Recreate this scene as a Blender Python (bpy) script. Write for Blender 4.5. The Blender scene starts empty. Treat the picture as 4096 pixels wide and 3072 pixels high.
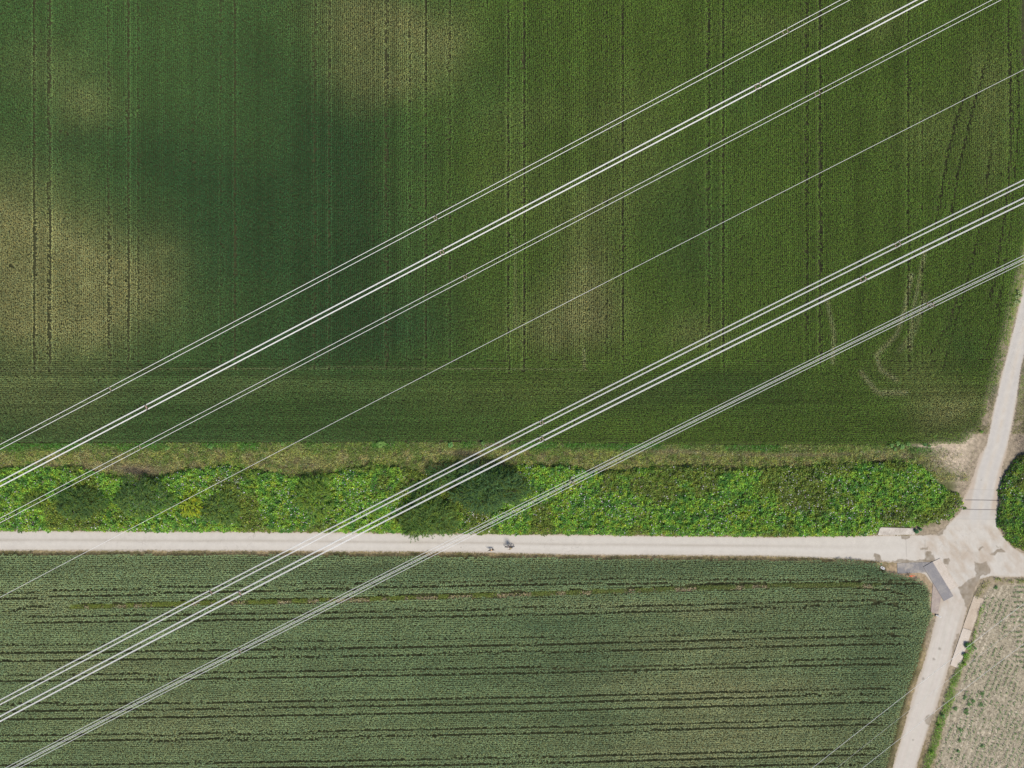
import bpy, math
import numpy as np
from mathutils import Vector, Matrix

# ------------------------------------------------------------------ camera, light
S = 0.045            # metres of ground per photo pixel (photo 4096 x 3072)
H = 122.6            # camera height
C = bpy.context.scene.collection
sc = bpy.context.scene
cam = bpy.data.cameras.new("camera"); camo = bpy.data.objects.new("camera", cam); C.objects.link(camo)
cam.sensor_fit = 'HORIZONTAL'; cam.angle = 2*math.atan(2048*S/H)
cam.clip_start = 1.0; cam.clip_end = 4000
camo.location = (0, 0, H); camo.rotation_euler = (0, 0, 0)
sc.camera = camo
SUN_EL, SUN_AZ = math.radians(50), math.radians(145)     # azimuth clockwise from north (+Y)
w = bpy.data.worlds.new("World"); sc.world = w; w.use_nodes = True
nt = w.node_tree
bg = nt.nodes['Background']; sky = nt.nodes.new('ShaderNodeTexSky'); sky.sky_type = 'NISHITA'
sky.sun_disc = False; sky.sun_elevation = SUN_EL; sky.sun_rotation = SUN_AZ
nt.links.new(sky.outputs[0], bg.inputs[0]); bg.inputs[1].default_value = 0.085
sun = bpy.data.lights.new("sun", 'SUN'); sun.energy = 3.3; sun.angle = math.radians(22); sun.color = (1.0, 0.91, 0.76)
suno = bpy.data.objects.new("sun", sun); C.objects.link(suno)
sd = Vector((math.sin(SUN_AZ)*math.cos(SUN_EL), math.cos(SUN_AZ)*math.cos(SUN_EL), math.sin(SUN_EL)))
suno.rotation_euler = sd.to_track_quat('Z', 'Y').to_euler(); suno.location = (0, -60, 150)
sc.view_settings.view_transform = 'Standard'; sc.view_settings.look = 'None'
sc.view_settings.exposure = 0.27; sc.view_settings.gamma = 1

# ------------------------------------------------------------------ helpers
rng = np.random.default_rng(7)
def P(px, py, z=0.0):
    """photo position -> world xy for something at height z"""
    k = S*(H-z)/H
    return (np.asarray(px, float)-2048)*k, (1536-np.asarray(py, float))*k
def toPx(x, y, z=0.0):
    k = S*(H-z)/H
    return x/k+2048, 1536-y/k
_T = np.random.default_rng(3).random((8, 256, 256))
def vn(x, y, sc_, seed=0):
    x = x/sc_+17.3*seed; y = y/sc_+9.1*seed
    xi = np.floor(x).astype(int); yi = np.floor(y).astype(int)
    fx = x-xi; fy = y-yi; fx = fx*fx*(3-2*fx); fy = fy*fy*(3-2*fy)
    T = _T[seed % 8]; a = T[xi % 256, yi % 256]; b = T[(xi+1) % 256, yi % 256]
    c = T[xi % 256, (yi+1) % 256]; d = T[(xi+1) % 256, (yi+1) % 256]
    return (a*(1-fx)+b*fx)*(1-fy)+(c*(1-fx)+d*fx)*fy
def fbm(x, y, sc_, seed=0, o=4):
    s = 0; a = 1; t = 0
    for i in range(o):
        s = s+a*vn(x, y, sc_/2**i, seed+i); t += a; a *= .55
    return s/t
def inpoly(x, y, poly):
    r = np.zeros(x.shape, bool); n = len(poly)
    for i in range(n):
        x0, y0 = poly[i]; x1, y1 = poly[(i+1) % n]
        if y0 == y1: continue
        c = ((y0 > y) != (y1 > y)) & (x < (x1-x0)*(y-y0)/(y1-y0)+x0)
        r ^= c
    return r
def polydist(x, y, pts, closed=False):
    d = np.full(x.shape, 1e9); n = len(pts)
    for i in range(n if closed else n-1):
        ax, ay = pts[i]; bx, by = pts[(i+1) % n]
        vx, vy = bx-ax, by-ay; L = vx*vx+vy*vy+1e-9
        t = np.clip(((x-ax)*vx+(y-ay)*vy)/L, 0, 1)
        d = np.minimum(d, np.hypot(x-ax-t*vx, y-ay-t*vy))
    return d
def sdf(x, y, poly):                       # >0 inside
    d = polydist(x, y, poly, True)
    return np.where(inpoly(x, y, poly), d, -d)
def sstep(a, b, v):
    t = np.clip((v-a)/(b-a), 0, 1); return t*t*(3-2*t)
def blobs(px, py, L, warp=40, seed=2):
    wx = px+(fbm(px, py, 260, seed)-.5)*warp*3; wy = py+(fbm(px, py, 260, seed+3)-.5)*warp*3
    m = np.zeros(px.shape)
    for cx, cy, rx, ry, wt in L:
        q = ((wx-cx)/rx)**2+((wy-cy)/ry)**2
        m = m+wt*np.exp(-q*.9)
    return np.clip(m, 0, 1)

def mk(name, verts, faces, mat=None, parent=None, smooth=False):
    me = bpy.data.meshes.new(name)
    me.from_pydata([tuple(v) for v in verts], [], [tuple(f) for f in faces]); me.update()
    if smooth: me.polygons.foreach_set('use_smooth', [True]*len(me.polygons))
    o = bpy.data.objects.new(name, me); C.objects.link(o)
    if mat: me.materials.append(mat)
    if parent: o.parent = parent
    return o
def quads_np(name, V, mat, col=None, F=None, smooth=False, parent=None, mats=None, midx=None):
    """V (n,4,3): separate quads, or V (n,3) with F (m,4)"""
    me = bpy.data.meshes.new(name)
    if F is None:
        n = V.shape[0]; F = np.arange(n*4, dtype=np.int32).reshape(n, 4); V = V.reshape(-1, 3)
    n = F.shape[0]
    me.vertices.add(V.shape[0]); me.vertices.foreach_set('co', V.astype(np.float32).ravel())
    me.loops.add(n*4); me.loops.foreach_set('vertex_index', F.astype(np.int32).ravel())
    me.polygons.add(n); me.polygons.foreach_set('loop_start', np.arange(0, n*4, 4, dtype=np.int32))
    try: me.polygons.foreach_set('loop_total', np.full(n, 4, dtype=np.int32))
    except Exception: pass
    if col is not None:
        dom = 'FACE' if col.shape[0] == n else 'POINT'
        a = me.attributes.new('col', 'FLOAT_COLOR', dom)
        c4 = np.ones((col.shape[0], 4), np.float32); c4[:, :3] = col
        a.data.foreach_set('color', c4.ravel())
    me.polygons.foreach_set('use_smooth', np.full(n, smooth))
    me.update(calc_edges=True)
    o = bpy.data.objects.new(name, me); C.objects.link(o)
    me.materials.append(mat)
    if parent: o.parent = parent
    return o
def tag(o, label=None, cat=None, group=None, kind=None):
    if label: o['label'] = label
    if cat: o['category'] = cat
    if group: o['group'] = group
    if kind: o['kind'] = kind
    return o
def empty(name, loc, rz=0):
    o = bpy.data.objects.new(name, None); C.objects.link(o); o.location = loc; o.rotation_euler = (0, 0, rz)
    o.empty_display_size = .2
    return o
def mat(name, col=(.5, .5, .5), rough=.8, spec=.3, metal=0, attr=False, noise=None, bump=None, noise2=None):
    m = bpy.data.materials.new(name); m.use_nodes = True; t = m.node_tree; b = t.nodes['Principled BSDF']
    b.inputs['Roughness'].default_value = rough; b.inputs['Metallic'].default_value = metal
    b.inputs['Specular IOR Level'].default_value = spec
    b.inputs['Base Color'].default_value = (*col, 1)
    src = None
    if attr:
        a = t.nodes.new('ShaderNodeAttribute'); a.attribute_name = 'col'; src = a.outputs['Color']
    tc = t.nodes.new('ShaderNodeTexCoord')
    for nz in (noise, noise2):
        if not nz: continue
        scale, lo, hi = nz                                   # multiply colour by lo..hi noise
        n = t.nodes.new('ShaderNodeTexNoise'); n.inputs['Scale'].default_value = scale; n.inputs['Detail'].default_value = 5
        t.links.new(tc.outputs['Object'], n.inputs['Vector'])
        mr = t.nodes.new('ShaderNodeMapRange'); mr.inputs[1].default_value = .3; mr.inputs[2].default_value = .7
        mr.inputs[3].default_value = lo; mr.inputs[4].default_value = hi
        t.links.new(n.outputs[0], mr.inputs[0])
        mx = t.nodes.new('ShaderNodeMix'); mx.data_type = 'RGBA'; mx.blend_type = 'MULTIPLY'; mx.inputs[0].default_value = 1
        if src is None: mx.inputs[6].default_value = (*col, 1)
        else: t.links.new(src, mx.inputs[6])
        t.links.new(mr.outputs[0], mx.inputs[7]); src = mx.outputs[2]
    if src is not None: t.links.new(src, b.inputs['Base Color'])
    if bump:
        n = t.nodes.new('ShaderNodeTexNoise'); n.inputs['Scale'].default_value = bump[0]; n.inputs['Detail'].default_value = 6
        t.links.new(tc.outputs['Object'], n.inputs['Vector'])
        bp = t.nodes.new('ShaderNodeBump'); bp.inputs['Strength'].default_value = bump[1]; bp.inputs['Distance'].default_value = bump[2]
        t.links.new(n.outputs[0], bp.inputs['Height']); t.links.new(bp.outputs[0], b.inputs['Normal'])
    return m
M_leaf = mat('leaf', attr=True, rough=.6, spec=.2)
M_crop = mat('crop_leaf', attr=True, rough=.75, spec=.08)
M_ground = mat('soil', attr=True, rough=.95, spec=.1, noise=(1.6, .72, 1.3), noise2=(9, .8, 1.2), bump=(5, .6, .06))
M_road = mat('road_surface', attr=True, rough=.9, spec=.15, noise=(14, .93, 1.06), noise2=(1.1, .96, 1.04), bump=(30, .3, .01))
M_bark = mat('bark', (.09, .07, .05), .9, .1, noise=(20, .6, 1.3))
M_alu = mat('weathered_aluminium', (.88, .88, .90), .5, .5, 0, noise=(3, .95, 1.03))
M_spacer = mat('spacer_alloy', (.42, .30, .24), .7, .3, 0, noise=(8, .8, 1.2))
M_clamp = mat('dark_clamp', (.05, .05, .06), .6, .3, noise=(8, .8, 1.2))

def boxv(cx, cy, cz, sx, sy, sz):
    v = [(cx+a*sx/2, cy+b*sy/2, cz+c*sz/2) for a in (-1, 1) for b in (-1, 1) for c in (-1, 1)]
    f = [(0, 1, 3, 2), (4, 6, 7, 5), (0, 4, 5, 1), (2, 3, 7, 6), (0, 2, 6, 4), (1, 5, 7, 3)]
    return v, f
class MB:
    def __init__(s): s.v = []; s.f = []
    def add(s, v, f):
        n = len(s.v); s.v += [tuple(a) for a in v]; s.f += [tuple(i+n for i in q) for q in f]
    def box(s, *a): s.add(*boxv(*a))
    def tube(s, pts, rad, n=8, caps=True):
        pts = [Vector(p) for p in pts]
        if not hasattr(rad, '__len__'): rad = [rad]*len(pts)
        rings = []; up = None
        for i, p in enumerate(pts):
            d = (pts[min(i+1, len(pts)-1)]-pts[max(i-1, 0)]).normalized()
            if up is None:
                up = Vector((0, 0, 1)) if abs(d.z) < .9 else Vector((1, 0, 0))
            a = d.cross(up).normalized(); b = a.cross(d).normalized(); up = b
            rings.append([p+(a*math.cos(2*math.pi*k/n)+b*math.sin(2*math.pi*k/n))*rad[i] for k in range(n)])
        v = [q for r in rings for q in r]; f = []
        for i in range(len(pts)-1):
            for k in range(n): f.append((i*n+k, i*n+(k+1) % n, (i+1)*n+(k+1) % n, (i+1)*n+k))
        if caps: f.append(tuple(range(n))[::-1]); f.append(tuple((len(pts)-1)*n+k for k in range(n)))
        s.add(v, f)
    def ball(s, c, r, n=10, m=7):
        if not hasattr(r, '__len__'): r = (r, r, r)
        v = []; f = []
        for i in range(m+1):
            t = math.pi*i/m
            for k in range(n):
                p = 2*math.pi*k/n
                v.append((c[0]+r[0]*math.sin(t)*math.cos(p), c[1]+r[1]*math.sin(t)*math.sin(p), c[2]+r[2]*math.cos(t)))
        for i in range(m):
            for k in range(n): f.append((i*n+k, (i+1)*n+k, (i+1)*n+(k+1) % n, i*n+(k+1) % n))
        s.add(v, f)
    def torus(s, c, R, r, axis='y', n=28, m=8):
        v = []; f = []
        for i in range(n):
            t = 2*math.pi*i/n
            for k in range(m):
                p = 2*math.pi*k/m; a = (R+r*math.cos(p))
                q = (a*math.cos(t), r*math.sin(p), a*math.sin(t)) if axis == 'y' else (a*math.cos(t), a*math.sin(t), r*math.sin(p))
                v.append((c[0]+q[0], c[1]+q[1], c[2]+q[2]))
        for i in range(n):
            for k in range(m):
                f.append((i*m+k, i*m+(k+1) % m, ((i+1) % n)*m+(k+1) % m, ((i+1) % n)*m+k))
        s.add(v, f)
    def build(s, name, m, parent=None, smooth=False): return mk(name, s.v, s.f, m, parent, smooth)

def leaves(base, az, el, L, Wd, bend=.25, tw=None):
    """diamond leaves: base (n,3), azimuth, elevation, length, width -> (n,4,3)"""
    n = len(az); ce, se = np.cos(el), np.sin(el)
    d = np.stack([np.cos(az)*ce, np.sin(az)*ce, se], 1)
    sdn = np.stack([-np.sin(az), np.cos(az), np.zeros(n)], 1)
    nrm = np.cross(d, sdn)
    if tw is not None:
        c, s_ = np.cos(tw)[:, None], np.sin(tw)[:, None]; sdn = sdn*c+nrm*s_
    L = L[:, None]; Wd = Wd[:, None]
    mid = base+d*L*.45+np.array([0, 0, 1.])*L*bend*.4
    tip = base+d*L-np.array([0, 0, 1.])*L*bend
    return np.stack([base, mid+sdn*Wd*.5, tip, mid-sdn*Wd*.5], 1)

# ------------------------------------------------------------------ plan of the place (photo coordinates)
road_w = [(-400, 2122), (0, 2123), (1000, 2127), (2100, 2137), (3100, 2148), (3400, 2144), (3510, 2141), (3661, 2139), (3743, 2137),
          (3775, 2112), (3800, 2088), (3834, 2055), (3850, 2026), (3850, 2003), (3857, 1986), (3882, 1936), (3898, 1880), (3919, 1816),
          (3943, 1783), (3982, 1601), (4004, 1505), (4026, 1423), (4052, 1314), (4096, 1136), (4160, 900), (4290, 400),
          (4400, 400), (4260, 900), (4190, 1136), (4096, 1427), (4087, 1462), (4071, 1575), (4054, 1688), (4034, 1774), (4021, 1828),
          (4008, 1874), (4006, 1951), (3998, 1971), (3995, 2036), (3991, 2076), (3995, 2117), (4017, 2149), (4048, 2186), (4096, 2218),
          (4350, 2330), (4350, 2400), (4096, 2309), (3966, 2306), (3919, 2318), (3903, 2356), (3881, 2416), (3874, 2422), (3840, 2540),
          (3800, 2657), (3764, 2775), (3741, 2853), (3713, 2920), (3670, 3057), (3590, 3350), (3480, 3350), (3572, 3065), (3623, 2880),
          (3659, 2755), (3706, 2610), (3741, 2473), (3760, 2400), (3760, 2380), (3700, 2300), (3586, 2251), (3400, 2237), (3100, 2225),
          (2300, 2220), (1900, 2210), (1000, 2204), (0, 2202), (-400, 2202)]
fieldN = [(-220, -170), (4088, -170), (4086, 100), (4092, 250), (4112, 600), (4102, 900), (4087, 1080), (4060, 1167), (4047, 1254),
          (4030, 1340), (4004, 1410), (3991, 1470), (3974, 1540), (3952, 1592), (3939, 1653), (3915, 1714), (3885, 1748), (3860, 1772),
          (3720, 1785), (3640, 1776), (3000, 1778), (2000, 1766), (1000, 1768), (0, 1772), (-220, 1773)]
fieldS = [(-220, 2224), (0, 2219), (1000, 2219), (1900, 2228), (2500, 2236), (3300, 2242), (3400, 2240), (3480, 2248), (3540, 2260),
          (3545, 2287), (3620, 2303), (3670, 2313), (3708, 2345), (3724, 2372), (3721, 2416), (3727, 2452), (3738, 2466), (3713, 2492), (3666, 2657),
          (3619, 2786), (3576, 2943), (3545, 3065), (3490, 3250), (-220, 3250)]
fieldE = [(3925, 2395), (3960, 2350), (4040, 2338), (4350, 2338), (4350, 3250), (3690, 3250), (3755, 3000), (3800, 2850), (3850, 2700), (3900, 2560), (3922, 2470)]
thick = [(-200, 1865), (0, 1872), (120, 1862), (300, 1862), (420, 1895), (520, 1915), (640, 1905), (740, 1875), (900, 1862), (1000, 1875), (1120, 1895), (1250, 1905),
         (1400, 1870), (1480, 1848), (1600, 1865), (1700, 1895), (1850, 1880), (2000, 1860), (2120, 1860), (2250, 1850), (2400, 1885), (2600, 1868), (2800, 1860),
         (3000, 1868), (3200, 1862), (3400, 1850), (3600, 1845), (3700, 1862), (3740, 1905), (3770, 1945), (3835, 1975), (3862, 1990), (3850, 2030), (3832, 2055), (3800, 2085),
         (3730, 2098), (3690, 2110), (3640, 2108), (3560, 2103), (3525, 2108), (3505, 2142), (3400, 2146), (3100, 2149), (2100, 2139), (1000, 2130), (0, 2126), (-200, 2126)]
hedge = [(4096, 1815), (4060, 1860), (4030, 1905), (4012, 1950), (4006, 2060), (4002, 2105), (4020, 2130), (4045, 2165), (4075, 2190), (4160, 2215), (4220, 2130), (4220, 1815)]
stripP = [(150, 2428), (400, 2424), (800, 2411), (1200, 2403), (1500, 2394), (2000, 2378), (2300, 2368), (2700, 2354), (3050, 2343), (3400, 2338), (3600, 2345)]

# ------------------------------------------------------------------ ground sheet with colour by land use
def axis(lo, hi, st, far):
    a = np.arange(lo, hi+st, st); e = []; d = st
    x = hi
    while x < far: d *= 1.35; x += d; e.append(x)
    e = np.array(e); return np.concatenate([-e[::-1]+(lo+hi) if False else (lo-(e-hi))[::-1], a, e])
gx = axis(-100, 100, .3, 900); gy = axis(-78, 78, .3, 900)
X, Y = np.meshgrid(gx, gy, indexing='ij'); px, py = toPx(X, Y)
def lerp(c, a, m): return c*(1-m[..., None])+np.array(a)*m[..., None]
n1 = fbm(px, py, 60, 1); n2 = fbm(px, py, 14, 4)
col = np.zeros(X.shape+(3,)); col[:] = (.055, .06, .03)
col = lerp(col, (.085, .10, .035), sstep(1770, 1780, py)*(1-sstep(2200, 2215, py)))
strip_tan = blobs(px, py, [(560, 1885, 110, 22, .9), (300, 1870, 200, 16, .4), (1850, 1810, 90, 12, .6), (1980, 1776, 70, 6, .8), (2700, 1812, 150, 8, .5), (3200, 1818, 250, 8, .5),
                           (2130, 1840, 120, 14, .5), (2560, 1800, 60, 6, .5), (1230, 1850, 80, 20, .5)], warp=12)
col = lerp(col, (.22, .175, .12), strip_tan)
# tan bare corner by the north-east junction
cor = (.55+.9*fbm(px, py, 16, 6, 3))*blobs(px, py, [(3850, 1790, 120, 22, 1.2), (3900, 1760, 40, 40, 1.1), (3780, 1850, 70, 55, .9), (3860, 1860, 55, 60, .9), (3860, 1950, 30, 50, .9), (3700, 1782, 60, 7, 1),
                     (3600, 1830, 40, 20, .4), (3500, 1808, 50, 8, .5)], warp=14)
col = lerp(col, (.50, .42, .33), np.clip(cor, 0, 1))
east = sstep(3990, 4025, px-(1700-py)*.13)*sstep(1500, 1560, py)*(1-sstep(2200, 2260, py))
col = lerp(col, (.27, .225, .185), east*(.55+.45*n1))
# verge of dry grass south of the road, and the edges of all tracks
rd = polydist(px, py, road_w, True)
edge = sstep(26, 8, rd)*sstep(2000, 2200, py)
col = lerp(col, (.34, .27, .17), edge*np.clip(n1*1.6-.1, 0, 1))
edgeN = sstep(60, 20, rd)*(px > 3640)*(py < 2200)+sstep(30, 4, rd)*(px > 3700)*(py >= 2200)
col = lerp(col, (.33, .275, .21), edgeN*.9)
southcorner = sstep(-4, 6, sdf(px, py, [(3540, 2258), (3760, 2240), (3780, 2470), (3735, 2470), (3715, 2420), (3715, 2370), (3700, 2345), (3660, 2320), (3540, 2292)]))
col = lerp(col, (.36, .28, .19), southcorner)
fe = sstep(-6, 6, sdf(px+(n1-.5)*14, py+(n2-.5)*10, fieldE)); eastv = sstep(3860, 3880, px+(py-2420)*.28)*sstep(2300, 2312, py)
col = lerp(col, (.31, .26, .19), eastv); col = lerp(col, (.37, .33, .25), fe)
trk = np.abs(((px+(py-2700)*.405)/23.5) % 1-.5)                      # wheelings of the drilled field
col = lerp(col, (.66, .58, .48), fe*sstep(.16, .06, trk)*.95*(vn(px, py, 60, 5)))
far = (np.abs(X) > 100) | (np.abs(Y) > 78)
col[far & (py < 1770)] = (.05, .085, .03); col[far & (py > 2230)] = (.07, .10, .05)
Z = -.02+.05*(fbm(px, py, 200, 2)-.5)*0
nx, ny = X.shape
V = np.stack([X, Y, np.full(X.shape, 0.0)], -1).reshape(-1, 3)
I = np.arange(nx*ny).reshape(nx, ny)
F = np.stack([I[:-1, :-1], I[1:, :-1], I[1:, 1:], I[:-1, 1:]], -1).reshape(-1, 4)
tag(quads_np('ground', V, M_ground, col.reshape(-1, 3), F), 'soil and dry grass under the fields and verges', 'ground', kind='structure')

# ------------------------------------------------------------------ roads: fine sheets with ragged edges
def cells(x0, x1, y0, y1, st, test, colf, name, z, label, cat, matr=M_road, kind='structure'):
    ax, bx = P([x0, x1], 0)[0]; by, ay = P(0, [y0, y1])[1]
    xs = np.arange(ax, bx, st); ys = np.arange(ay, by, st)
    XX, YY = np.meshgrid(xs, ys, indexing='ij'); cx, cy = toPx(XX[:-1, :-1]+st/2, YY[:-1, :-1]+st/2)
    keep = test(cx, cy); nx, ny = XX.shape
    I = np.arange(nx*ny).reshape(nx, ny)
    F = np.stack([I[:-1, :-1], I[1:, :-1], I[1:, 1:], I[:-1, 1:]], -1)[keep]
    used, inv = np.unique(F.ravel(), return_inverse=True)
    vx = XX.ravel()[used]; vy = YY.ravel()[used]
    p, q = toPx(vx, vy)
    zz = z(p, q) if callable(z) else np.full(vx.shape, z)
    o = quads_np(name, np.stack([vx, vy, zz], 1), matr, colf(p, q), inv.reshape(-1, 4))
    return tag(o, label, cat, kind=kind)
def rtest(lo):
    def f(cx, cy):
        wob = (fbm(cx, cy, 34, 2, 4)-.5)*9+(vn(cx, cy, 5, 1)-.5)*5+(vn(cx, cy, 2.2, 4)-.5)*3.5
        return (sdf(cx, cy, road_w)+wob > 0) & lo(cx, cy)
    return f
damp = [  # dark damp and patched areas (photo polygons)
    [(3700, 2118), (3715, 2112), (3740, 2108), (3762, 2098), (3785, 2102), (3786, 2112), (3776, 2124), (3768, 2138), (3757, 2142), (3742, 2136), (3730, 2134), (3700, 2140), (3668, 2144), (3660, 2136), (3685, 2134)],
    [(3697, 2238), (3700, 2215), (3708, 2204), (3724, 2206), (3735, 2222), (3742, 2236), (3736, 2246), (3700, 2246)],
    [(3491, 2226), (3494, 2216), (3506, 2214), (3520, 2220), (3528, 2236), (3532, 2248), (3500, 2240)],
    [(3565, 2246), (3590, 2238), (3630, 2238), (3662, 2242), (3700, 2234), (3745, 2240), (3740, 2252), (3586, 2254)],
    [(3770, 2236), (3795, 2232), (3801, 2240), (3798, 2256), (3788, 2264), (3776, 2256)],
    [(3897, 2246), (3905, 2248), (3925, 2250), (3947, 2245), (3954, 2262), (3964, 2278), (3960, 2294), (3935, 2300), (3920, 2306), (3914, 2330), (3900, 2360), (3885, 2415), (3876, 2438), (3868, 2440), (3855, 2400), (3838, 2372), (3834, 2350), (3860, 2330), (3890, 2310), (3905, 2296), (3896, 2280)],
    [(3960, 2216), (3972, 2206), (3985, 2196), (4004, 2192), (4020, 2202), (4018, 2212), (3992, 2210), (3976, 2222)],
    [(3911, 2200), (3916, 2190), (3930, 2186), (3934, 2192), (3922, 2200), (3918, 2206)],
    [(3603, 2142), (3640, 2143), (3640, 2152), (3622, 2158), (3604, 2158)],
    [(3677, 2192), (3700, 2188), (3712, 2184), (3712, 2197), (3694, 2197), (3678, 2199)],
    [(3984, 2180), (3996, 2186), (4000, 2190), (3988, 2190)],
    [(3838, 2530), (3840, 2548), (3828, 2585), (3812, 2630), (3800, 2656), (3806, 2620), (3815, 2575), (3826, 2540)],
    [(3700, 2860), (3722, 2858), (3738, 2845), (3735, 2870), (3718, 2900), (3704, 2892), (3697, 2878)],
    [(4036, 1768), (4046, 1738), (4052, 1740), (4054, 1760), (4046, 1786), (4036, 1796), (4032, 1784)]]
def roadcol(p, q):
    c = np.zeros(p.shape+(3,)); c[:] = (.555, .525, .485)
    c *= (.955+.09*fbm(p, q, 40, 3))[..., None]
    # worn strips along the west lane
    e0 = np.interp(p, [0, 1000, 2100, 3100, 3500], [2123, 2127, 2137, 2148, 2141]); e1 = np.interp(p, [0, 1000, 1900, 2300, 3100, 3400], [2202, 2204, 2210, 2220, 2225, 2237])
    t = (q-e0)/(e1-e0); lane = (p < 3620) & (q > 2100)
    str_ = vn(p, q*6, 90, 5)
    mid = np.exp(-((t-.47-.03*(vn(p, q*0, 300, 2)-.5))/.07)**2)*(.5+.5*str_)*sstep(3600, 2900, p)
    c = lerp(c, (.37, .335, .29), np.where(lane, mid*.62, 0))
    c = lerp(c, (.60, .575, .54), np.where(lane, np.exp(-((t-.68)/.10)**2)*.5, 0))
    c = lerp(c, (.585, .56, .52), np.where(lane, np.exp(-((t-.24)/.12)**2)*.3, 0))
    # north road: paler wheel tracks, sandy middle and margins
    nr = sstep(2150, 2030, q)
    xc = np.interp(q, [900, 1136, 1427, 1600, 1780, 1880, 2000, 2090], [4200, 4143, 4066, 4024, 3987, 3953, 3928, 3915])
    u = p-xc
    c = lerp(c, (.50, .48, .465), nr*np.exp(-((np.abs(u)-22)/13)**2)*.75)
    c = lerp(c, (.47, .39, .32), nr*sstep(2110, 2020, q)*sstep(34, 48, np.abs(u))*.8)
    c = lerp(c, (.53, .455, .385), nr*np.exp(-(u/7)**2)*.5*str_)
    # south track: long streaks
    sr = q > 2330
    xs = np.interp(q, [2330, 2422, 2657, 2853, 3057, 3350], [3850, 3810, 3745, 3685, 3621, 3535]); u2 = p-xs
    c = lerp(c, (.57, .53, .50), np.where(sr, (np.exp(-((u2+20)/10)**2)+np.exp(-((u2-18)/10)**2))*.6, 0))
    c = lerp(c, (.45, .385, .325), np.where(sr, vn(u2*3, q*.15, 12, 3)*.25+sstep(34, 48, np.abs(u2))*.5, 0))
    # junction: mud brought on by tractors
    jn = sstep(3600, 3720, p)*sstep(2080, 2130, q)*sstep(2480, 2380, q)
    c = lerp(c, (.44, .36, .285), jn*np.clip(fbm(p*1.3-q*.6, q*.8, 34, 6)*2.4-.85, 0, 1)*.7)
    c = lerp(c, (.60, .57, .54), jn*np.clip(fbm(p, q, 50, 1)*2.4-1.25, 0, 1)*.5)
    # cracks
    cr = np.abs(fbm(p, q, 46, 5, 3)-.5); crm = sstep(.010, .003, cr)*sstep(.5, .65, vn(p, q, 260, 4))
    c = lerp(c, (.30, .27, .25), crm*.3)
    # slab joints of the culvert
    for x0, y0, x1, y1, s_ in [(3860, 1999, 3996, 2001, 1.), (3846, 2037, 3996, 2039, .9), (3700, 2158, 3700, 2224, .25), (3623, 2140, 3626, 2228, .25), (3880, 1957, 3990, 1960, .15), (3826, 2076, 3990, 2077, .15)]:
        dd = polydist(p, q, [(x0, y0), (x1, y1)])
        c = lerp(c, (.12, .10, .10), sstep(2.2, .6, dd)*s_)
    for (y0, y1, a) in [(1957, 2000, .25), (2038, 2077, .3)]:
        c = lerp(c, (.47, .46, .45), ((q > y0) & (q < y1) & (p > 3880-(q-1957)*.5) & (p < 3980))*a)
    for i, dpoly in enumerate(damp):
        s_ = sdf(p+(fbm(p, q, 12, 2, 3)-.5)*13, q+(fbm(p, q, 12, 5, 3)-.5)*13, dpoly)
        c = lerp(c, (.235, .195, .145), sstep(-2, 3, s_)*(.45+.6*fbm(p, q, 14, 3, 3)))
    ed = sdf(p, q, road_w)
    c = lerp(c, (.42, .345, .26), sstep(8, 0, ed)*.55)
    for sx, sy, sr_ in [(1712, 2202, 4), (1765, 2199, 2), (3758, 2595, 6), (3735, 2637, 6), (3692, 2715, 6), (3652, 2960, 4), (3925, 1920, 2), (3990, 1580, 5), (1845, 2190, 3)]:
        c = lerp(c, (.20, .18, .15), sstep(sr_*1.5, sr_*.3, np.hypot(p-sx, q-sy)+(vn(p, q, 3, 3)-.5)*4)*.6)
    return c
cells(-330, 4300, 2060, 2440, .07, rtest(lambda a, b: (b >= 2100) | (a < 3700)), roadcol, 'road', .020, 'pale lane running across below the green strip into the muddy junction', 'road')
cells(3680, 4420, 800, 2120, .07, rtest(lambda a, b: (b < 2106) & (a >= 3690)), roadcol, 'side_road', .014, 'pale road climbing from the junction along the right edge', 'road')
cells(3450, 3900, 2380, 3350, .09, rtest(lambda a, b: (b >= 2430)), roadcol, 'farm_track', .014, 'dusty pale track leaving the junction towards the bottom', 'track')

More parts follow.
